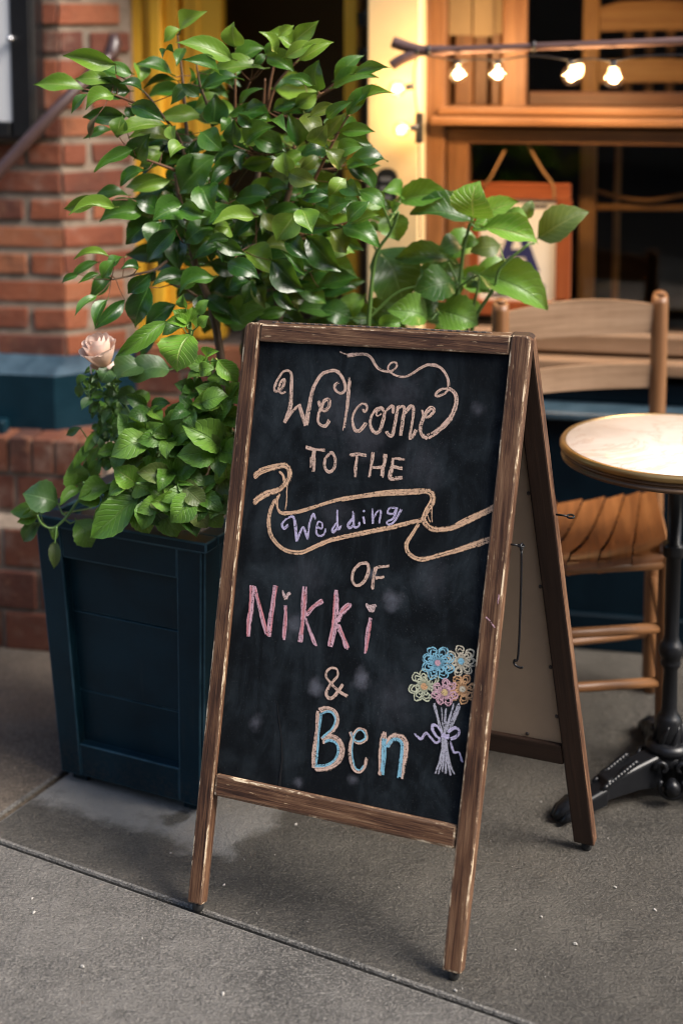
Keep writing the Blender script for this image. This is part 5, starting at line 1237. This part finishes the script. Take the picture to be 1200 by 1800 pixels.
for (bx, by, tx, ty, wr, mt) in rows:
    bx, by, tx, ty = map(float, (bx, by, tx, ty))
    ed = abs(bx - 400) / 260.0
    yb_ = DY - 0.06 + random.uniform(-0.09, 0.07) - 0.05 * min(ed, 1)
    B_ = D(bx, by, yb_); T__ = D(tx, ty, yb_ - random.uniform(-0.01, 0.035))
    leaf(cam_, B_, T__, float(wr) / 100 * 1.12, mt); bases.append(B_)
POLY = [(262, 215), (330, 120), (430, 125), (545, 150), (600, 200), (630, 300), (620, 400), (570, 500), (500, 560), (390, 565), (300, 520), (255, 440), (285, 350), (262, 280)]
def inside(x, y, P):
    c_ = False; n = len(P)
    for i in range(n):
        x0, y0 = P[i]; x1, y1 = P[i - 1]
        if (y0 > y) != (y1 > y) and x < (x1 - x0) * (y - y0) / (y1 - y0) + x0: c_ = not c_
    return c_
GAPS = [(268, 210, 22), (278, 300, 20), (250, 440, 26), (352, 470, 16), (455, 165, 30), (540, 215, 26), (425, 312, 28), (590, 365, 22), (610, 470, 30), (270, 540, 26), (560, 260, 22)]
cnt = 0; tries = 0
NOBJ = 295 - len(rows); FILL = 300; extra = []
while cnt < FILL and tries < 9000:
    tries += 1
    x = random.uniform(230, 640); y = random.uniform(110, 580)
    if not inside(x, y, POLY) or any((x - a) ** 2 + (y - b) ** 2 < r * r for a, b, r in GAPS): continue
    if y < 250 and random.random() < 0.45: continue
    an = random.uniform(0, 2 * math.pi); L = random.uniform(46, 74)
    yb_ = DY + random.uniform(-0.06, 0.24)
    tx, ty = x + math.cos(an) * L, y + abs(math.sin(an)) * L * 0.7 - 8
    if any((tx - a) ** 2 + (ty - b) ** 2 < (r * 0.8) ** 2 for a, b, r in GAPS): continue
    B_ = D(x, y, yb_); lo_ = leaf(cam_, B_, D(tx, ty, yb_ - random.uniform(-0.02, 0.03)), random.uniform(0.45, 0.65), random.choice('dddmmmdol')); bases.append(B_); cnt += 1
    if cnt > NOBJ: extra.append(lo_)
# leaves past the first three hundred: joined into one mass
bmx = bmesh.new(); mats_ = list({o.data.materials[0].name: o.data.materials[0] for o in extra}.values())
for o in extra:
    n0 = len(bmx.faces); bmx.from_mesh(o.data); bmx.faces.ensure_lookup_table(); bmx.verts.ensure_lookup_table()
    nf = bmx.faces[n0:]; vs_ = {v_ for f_ in nf for v_ in f_.verts}
    for v_ in vs_: v_.co = LM[o.name] @ v_.co
    for f_ in nf: f_.material_index = mats_.index(o.data.materials[0])
    bpy.data.objects.remove(o)
me = bpy.data.meshes.new('foliage'); bmx.to_mesh(me); bmx.free()
for m_ in mats_: me.materials.append(m_)
fo_ = bpy.data.objects.new('foliage', me); COL.objects.link(fo_); fo_.parent = cam_; tag(fo_, kind='stuff')
tw_ = Tubes()
allp = [p for b in BR for p in b]
for b in bases:
    q = min(allp, key=lambda p: (p - b).length + max(0, p.z - b.z) * 1.5)
    if 0.004 < (q - b).length < 0.10:
        m_ = (q + b) / 2 - Z * 0.004; tw_.add([q, m_, b], [0.0014, 0.0011, 0.0008], 4, False)
tag(obj('twigs', tw_.mesh('twigs'), MT['twig'], cam_), kind='stuff')

# ---- hydrangea: broad leaves to the right, over the sign
hb_ = plc + PU * 0.10 + PB * 0.08 + Z * (PH - 0.02)
hyd = empty('hydrangea', hb_, 'broad leaved hydrangea leaning out right above the chalkboard', 'plant')
def stems(parent, items, mat='green_stem'):
    for px, y0, y1, r0, r1, st in items:
        P = bpoly(px, y0, y1)
        if st is not None: P = [st] + P
        C3 = cat(P, 5); n = len(C3); STEMS.setdefault(parent.name, []).extend(C3)
        obj('stem', Tubes().add(C3, [r0 + (r1 - r0) * i / (n - 1) for i in range(n)], 7).mesh('stem'), MT[mat], parent)
stems(hyd, [([(640, 760), (740, 660), (790, 572), (806, 505), (814, 440), (826, 392)], 3.12, 3.06, 0.007, 0.0035, hb_), ([(620, 760), (720, 680), (815, 600), (838, 552), (868, 505), (880, 470), (930, 428)], 3.12, 3.04, 0.006, 0.003, hb_), ([(560, 760), (640, 640), (648, 560), (655, 480), (664, 440), (688, 405), (700, 372)], 3.10, 3.0, 0.006, 0.003, hb_),
    ([(806, 505), (796, 480), (788, 462)], 3.08, 3.06, 0.003, 0.002, None), ([(815, 600), (836, 520), (842, 486)], 3.10, 3.05, 0.004, 0.002, None), ([(806, 505), (830, 488), (842, 484)], 3.08, 3.05, 0.003, 0.002, None), ([(790, 572), (775, 555), (768, 548)], 3.1, 3.06, 0.004, 0.002, None), ([(688, 405), (680, 380), (672, 362)], 3.02, 3.0, 0.003, 0.002, None), ([(648, 560), (690, 520), (725, 505), (790, 500)], 3.08, 3.06, 0.003, 0.002, None)])
HYDL = '''829 382 843 318 100 J;832 382 912 355 42 J;868 382 828 405 55 J;850 400 945 428 46 J;945 418 1034 372 50 O;829 390 720 375 50 H;700 352 792 342 44 I;705 345 672 335 80 I;675 360 628 332 55 I;690 375 700 424 95 I;662 440 714 534 78 H;790 455 692 455 38 H;800 500 725 518 70 H;810 432 770 440 95 H;810 430 842 425 65 I;878 430 825 445 60 O;842 482 962 545 46 I;840 485 818 505 80 H;770 545 840 572 75 I;750 560 680 545 70 I;925 385 935 352 60 O;880 385 930 395 70 I;665 572 710 565 60 I;688 366 676 350 70 H;690 370 706 358 70 I;560 545 620 560 60 H;525 545 605 552 50 H;400 570 480 540 55 I;640 520 600 560 60 I;700 590 660 560 60 H;480 560 540 580 60 H;640 400 668 408 60 I;720 560 770 520 60 H'''
for r in HYDL.split(';'):
    bx, by, tx, ty, wr, mt = r.split(); bx, by, tx, ty = map(float, (bx, by, tx, ty))
    yb_ = 3.06 + random.uniform(-0.05, 0.06)
    if mt in 'HO': yb_ += 0.04
    leaf(hyd, D(bx, by, yb_), D(tx, ty, yb_ - random.uniform(-0.01, 0.03)), float(wr) / 100 * 1.1, mt, 'hyd')

for k in range(34):
    x = random.uniform(430, 835); y = random.uniform(480, 600) if x < 640 else random.uniform(430 + abs(x - 760) * 0.35, 600); an = random.uniform(0, 6.28); L = random.uniform(60, 105)
    yb_ = 3.14 + random.uniform(0, 0.10); leaf(hyd, D(x, y, yb_), D(x + math.cos(an) * L, y + abs(math.sin(an)) * L * 0.5, yb_ - 0.01), random.uniform(0.55, 0.8), random.choice('HHHII'), 'hyd')

# ---- low plant spilling over the planter's front edge
lp = plc - PU * 0.02 - PB * 0.14 + Z * (PH - 0.02)
low = empty('low_hydrangea', lp, 'low bright green leafy plant spilling over the front of the planter', 'plant')
yf = (plc - PB * HT).y
stems(low, [([(345, 840), (346, 720), (342, 640), (335, 585), (334, 560)], 2.86, 2.80, 0.006, 0.003, None), ([(330, 850), (240, 850)], 2.82, 2.74, 0.004, 0.003, None), ([(330, 850), (300, 800), (268, 770)], 2.88, 2.80, 0.004, 0.003, None), ([(250, 870), (180, 860), (146, 848)], 2.84, 2.82, 0.004, 0.003, None), ([(390, 860), (392, 820), (389, 792)], 2.82, 2.76, 0.004, 0.003, None), ([(300, 860), (286, 845), (297, 770)], 2.88, 2.86, 0.004, 0.002, None)])
stems(low, [([(150, 870), (138, 880), (118, 908), (95, 928), (75, 922), (66, 905)], 2.87, 2.84, 0.0035, 0.002, None), ([(100, 926), (98, 945), (97, 955)], 2.80, 2.80, 0.002, 0.0012, None)], 'green_stem')
LOWL = '''253 757 208 725 70 I;266 768 290 745 55 I;268 775 194 805 55 I;235 768 262 762 65 J;297 765 370 715 58 I;389 790 319 745 58 I;290 805 343 787 44 I;286 838 381 805 46 I;396 850 395 803 75 J;396 833 372 915 62 O;240 850 200 822 74 J;246 843 293 812 62 J;240 848 268 868 95 J;228 852 190 872 55 J;193 860 138 876 64 I;146 846 128 808 95 I;150 846 178 836 44 J;158 832 181 806 55 I;141 860 106 888 44 I;257 868 290 925 75 H;275 858 310 905 80 O;225 870 165 925 34 I;245 875 160 945 44 I;235 890 210 925 95 K;135 915 162 962 75 I;102 885 40 868 75 K;72 902 18 900 45 I;65 905 30 918 55 J;68 918 42 952 55 K;98 925 97 950 45 J;98 950 95 1000 36 O;315 855 355 868 65 O;318 905 342 890 80 O;255 800 215 830 75 O;355 708 403 698 65 I;370 720 402 738 60 H;383 633 418 672 55 J;365 630 386 617 55 J;350 650 378 648 65 I;326 540 323 516 65 I;345 552 368 527 52 I;330 568 303 545 60 J;335 560 340 538 60 J;328 570 292 565 55 J;350 572 368 556 65 J;336 566 350 550 60 J;322 575 285 590 60 H;292 565 203 627 26 I;300 745 330 700 50 H;240 800 270 830 60 H;340 820 310 850 60 H;280 780 250 800 60 H;360 770 400 800 60 H;380 740 410 700 60 I;230 740 200 770 60 H;330 860 360 890 70 O;370 880 340 920 60 H;300 880 330 932 70 I;335 885 365 928 60 O;270 880 250 932 60 I;210 890 190 938 60 I;340 872 300 918 70 I;365 882 390 928 60 I;285 890 312 944 60 I;235 885 262 938 66 J;180 895 205 940 60 I;320 895 345 945 55 H'''
for r in LOWL.split(';'):
    bx, by, tx, ty, wr, mt = r.split(); bx, by, tx, ty = map(float, (bx, by, tx, ty))
    edge_y = (plc - PB * (HT + 0.016) + PU * max(-HT, min(HT, ((bx - 65) / 253 * 2 - 1) * HT))).y
    yb_ = edge_y - 0.012 + random.uniform(-0.02, 0.0)
    if max(by, ty) < 860: yb_ = edge_y + random.uniform(-0.02, 0.05)
    if mt == 'H': yb_ += 0.04 if max(by, ty) < 860 else 0.0
    if bx > 370: yb_ = edge_y + 0.01
    leaf(low, D(bx, by, yb_), D(tx, ty, yb_ - random.uniform(0.0, 0.03)), float(wr) / 100 * 1.1, mt, 'hyd')
for k in range(26):
    x = random.uniform(190, 400); y = random.uniform(720, 880); an = random.uniform(0, 6.28); L = random.uniform(45, 80)
    yb_ = 2.90 + random.uniform(0, 0.08); leaf(low, D(x, y, yb_), D(x + math.cos(an) * L, y + math.sin(an) * L * 0.6, yb_ - 0.01), random.uniform(0.5, 0.75), random.choice('HHIO'), 'hyd')
for (cx, cy, n, L, mt) in ((246, 846, 3, 50, 'J'), (266, 768, 5, 60, 'I'), (300, 772, 5, 66, 'I'), (386, 792, 5, 68, 'I'), (148, 846, 3, 48, 'I'), (352, 880, 6, 60, 'I'), (384, 876, 5, 56, 'I'), (376, 650, 5, 56, 'I'), (398, 700, 5, 58, 'I'), (346, 688, 5, 54, 'H'), (410, 760, 5, 60, 'I'), (318, 880, 5, 52, 'J'), (345, 868, 5, 62, 'I'), (304, 832, 5, 64, 'I'), (214, 792, 4, 56, 'I'), (384, 722, 5, 64, 'I'), (334, 786, 5, 66, 'H'), (362, 838, 5, 62, 'I'), (226, 884, 4, 56, 'I'), (180, 868, 4, 50, 'I'), (292, 880, 4, 54, 'I'), (338, 720, 4, 58, 'H'), (262, 716, 4, 52, 'H')):
    edge_y = (plc - PB * (HT + 0.016) + PU * max(-HT, min(HT, ((cx - 65) / 253 * 2 - 1) * HT))).y
    a0 = random.uniform(0, 6.28); yb_ = edge_y + (random.uniform(0.0, 0.05) if cy < 850 else -0.015)
    for k in range(n):
        an = a0 + 6.28 * k / n + random.uniform(-0.3, 0.3); l_ = L * random.uniform(0.75, 1.15)
        tx = cx + math.cos(an) * l_; ty = cy + math.sin(an) * l_ * 0.62 + 4
        if tx < 100 or (ty > 905 and cy < 860 and cx < 300): continue
        leaf(low, D(cx + math.cos(an) * 5, cy + math.sin(an) * 3, yb_), D(tx, ty, yb_ - 0.02 - 0.02 * math.sin(an)), random.uniform(0.5, 0.68), mt if random.random() < 0.7 else random.choice('IJO'), 'hyd')
o_ = leaf(low, D(335, 588, 2.76), D(312, 655, 2.735), 1.12, 'J', 'hyd', Vector((-0.35, -1, 0.35)))

# ---- rose with one peach bloom and small leaves
rs_ = plc - PU * 0.10 - PB * 0.02 + Z * (PH - 0.02)
rose = empty('rose', rs_, 'rose with one pale peach bloom at the left of the planter', 'plant')
stems(rose, [([(260, 820), (235, 740), (205, 690), (188, 650), (184, 635)], 2.92, 2.86, 0.004, 0.0028, rs_), ([(235, 760), (190, 740), (165, 710), (150, 690)], 2.92, 2.86, 0.003, 0.0015, None), ([(215, 770), (185, 770), (160, 790), (148, 815)], 2.92, 2.86, 0.003, 0.0015, None)])
def petalmat():
    m = M('rose_petal'); s = m.n('SeparateXYZ', {0: m.uv()}); u = s.outputs[0]; r = m.rnd()
    c = m.mix(m.step(u, 0.2, 1.0), (0.78, 0.50, 0.32), (0.84, 0.66, 0.56)); c = m.mix(m.math('MULTIPLY', r, 0.6), c, (0.85, 0.64, 0.58))
    m.P(Base_Color=c, Roughness=0.6, Normal=m.bump(m.noise(m.objco(), 60, 3), 0.2, 0.002))
    tr = m.n('BsdfTranslucent', {'Color': c}); mx = m.n('MixShader', {0: 0.3, 1: m.b.outputs[0], 2: tr.outputs[0]}); m.L.new(mx.outputs[0], m.out.inputs[0]); return m.m
MT['petal'] = petalmat()
bloom = D(186, 646, 2.86); up_ = (Vector((-0.28, -0.30, 1))).normalized(); fx = up_.orthogonal().normalized(); fy = up_.cross(fx)
def petal(a, rin, h, w, flare, curl):
    v = []; uv = []; f = []; NU, NV = 7, 6
    for i in range(NU + 1):
        t = i / NU; rad = rin * (0.25 + 0.75 * math.sin(min(t * 1.25, 1) * math.pi / 2)) + flare * t ** 3
        hh = h * t - curl * max(0, t - 0.75) ** 2 * 12 * h
        for j in range(NV + 1):
            s_ = j / NV * 2 - 1; ww = w * (0.40 + 0.60 * math.sin(min(t * 1.25, 1) * math.pi / 2)) * (1 - 0.25 * max(0, t - 0.85) / 0.15)
            an = a + s_ * ww; r_ = rad * (1 - 0.10 * s_ * s_) ; hz = hh * (1 - 0.16 * s_ * s_ * t) + random.uniform(-1, 1) * 0.0006 * (1 if t > 0.8 else 0)
            v.append(bloom + fx * r_ * math.cos(an) + fy * r_ * math.sin(an) + up_ * hz); uv.append((t, s_))
    for i in range(NU):
        for j in range(NV): k = i * (NV + 1) + j; f.append((k, k + 1, k + NV + 2, k + NV + 1))
    return obj('petal', quadmesh('petal', v, f, True, uv), MT['petal'], rose)
for k in range(4): petal(k * 1.7, 0.010, 0.072, 1.2, 0.002, 0.0)
for k in range(5): petal(k * 1.26 + 0.4, 0.018, 0.074, 1.1, 0.003, 0.02)
for k in range(6): petal(k * 1.05 + 1.0, 0.025, 0.070, 1.0, 0.005, 0.06)
for k in range(6): petal(k * 1.05 + 0.3, 0.031, 0.060, 0.95, 0.009, 0.16)
# a fallen outer petal and sepals below the bloom
bloom = bloom - up_ * 0.012; petal(-1.4, 0.022, 0.034, 0.6, 0.004, 0.6); petal(2.2, 0.024, 0.034, 0.6, 0.010, 0.9)
for r in '''250 640 206 668 95 K;200 645 178 672 85 K;298 650 226 664 64 K;208 690 190 712 80 K;240 690 205 700 80 K;262 690 232 715 70 I;184 648 160 640 40 K;186 648 170 662 40 K;188 648 205 640 40 K'''.split(';'):
    bx, by, tx, ty, wr, mt = r.split(); bx, by, tx, ty = map(float, (bx, by, tx, ty)); yb_ = 2.88 + random.uniform(-0.03, 0.02)
    leaf(rose, D(bx, by, yb_), D(tx, ty, yb_ - 0.02), float(wr) / 100, mt, 'rnd')
for k in range(85):
    t = random.random(); x = random.gauss(176 + 28 * t, 17); y = 655 + t * 150 + random.uniform(-12, 12)
    an = random.uniform(0.2, 2.9) if random.random() < 0.8 else random.uniform(0, 6.28); L = random.uniform(15, 27); yb_ = 2.90 + random.uniform(-0.05, 0.06)
    if y > 800 and x < 150: continue
    leaf(rose, D(x, y, yb_), D(x - abs(math.cos(an)) * L * (1 if random.random() < 0.7 else -1), y + math.sin(an) * L, yb_ - random.uniform(-0.01, 0.02)), random.uniform(0.45, 0.7), random.choice('KKIm'), 'cam')
for (x, y) in ((150, 800), (158, 780), (140, 808), (165, 806)):
    leaf(rose, D(x + 10, y - 22, 2.88), D(x - 8, y + 14, 2.86), 0.4, random.choice('KI'), 'cam')

for par in (hyd, low, rose):
    tb_ = Tubes(); pts_ = list(STEMS[par.name])
    for b in LBASE[par.name]:
        q = min(pts_, key=lambda p: (p - b).length + max(0, p.z - b.z) * 1.2)
        if 0.004 < (q - b).length < 0.14:
            m_ = (q + b) / 2 - Z * 0.008; tb_.add([q, m_, b], [0.0019, 0.0016, 0.0012], 5, False); pts_.append(m_)
    tag(obj('leaf_stalks', tb_.mesh('leaf_stalks'), MT['green_stem'], par), kind='stuff')

# ================================================================== LITTER
gt_ = Tubes(); rg = random.Random(5)
for (x, y) in ((57, 1580), (60, 1605), (812, 1738), (800, 1742), (951, 1612), (838, 1408), (950, 1410), (429, 1511), (394, 1556), (520, 1450), (145, 1700), (392, 1748), (905, 1670), (1010, 1660), (690, 1715), (620, 1690), (540, 1620), (300, 1500), (250, 1650), (700, 1560), (1080, 1560), (1150, 1600)):
    q = G(x, y, 0.001); r_ = rg.uniform(0.0012, 0.0035); d_ = Vector((rg.uniform(-1, 1), rg.uniform(-1, 1), 0.1)).normalized()
    gt_.add([q - d_ * r_, q - d_ * r_ * 0.5 + Z * r_ * 0.4, q + d_ * r_ * 0.6 + Z * r_ * 0.5, q + d_ * r_ * 1.3], [r_ * 0.3, r_ * 0.8, r_ * 0.7, r_ * 0.2], 5)
for k in range(60):
    q = G(rg.uniform(-50, 1250), rg.uniform(1460, 1830), 0.0008); r_ = rg.uniform(0.0006, 0.0015)
    gt_.add([q, q + Vector((rg.uniform(-1, 1), rg.uniform(-1, 1), 0.5)) * r_], [r_, r_ * 0.6], 5)
tag(obj('grit', gt_.mesh('grit', False), plain('grit_white', (0.34, 0.32, 0.29), 0.8)), 'pale specks of grit scattered on the pavement', 'grit', kind='stuff')
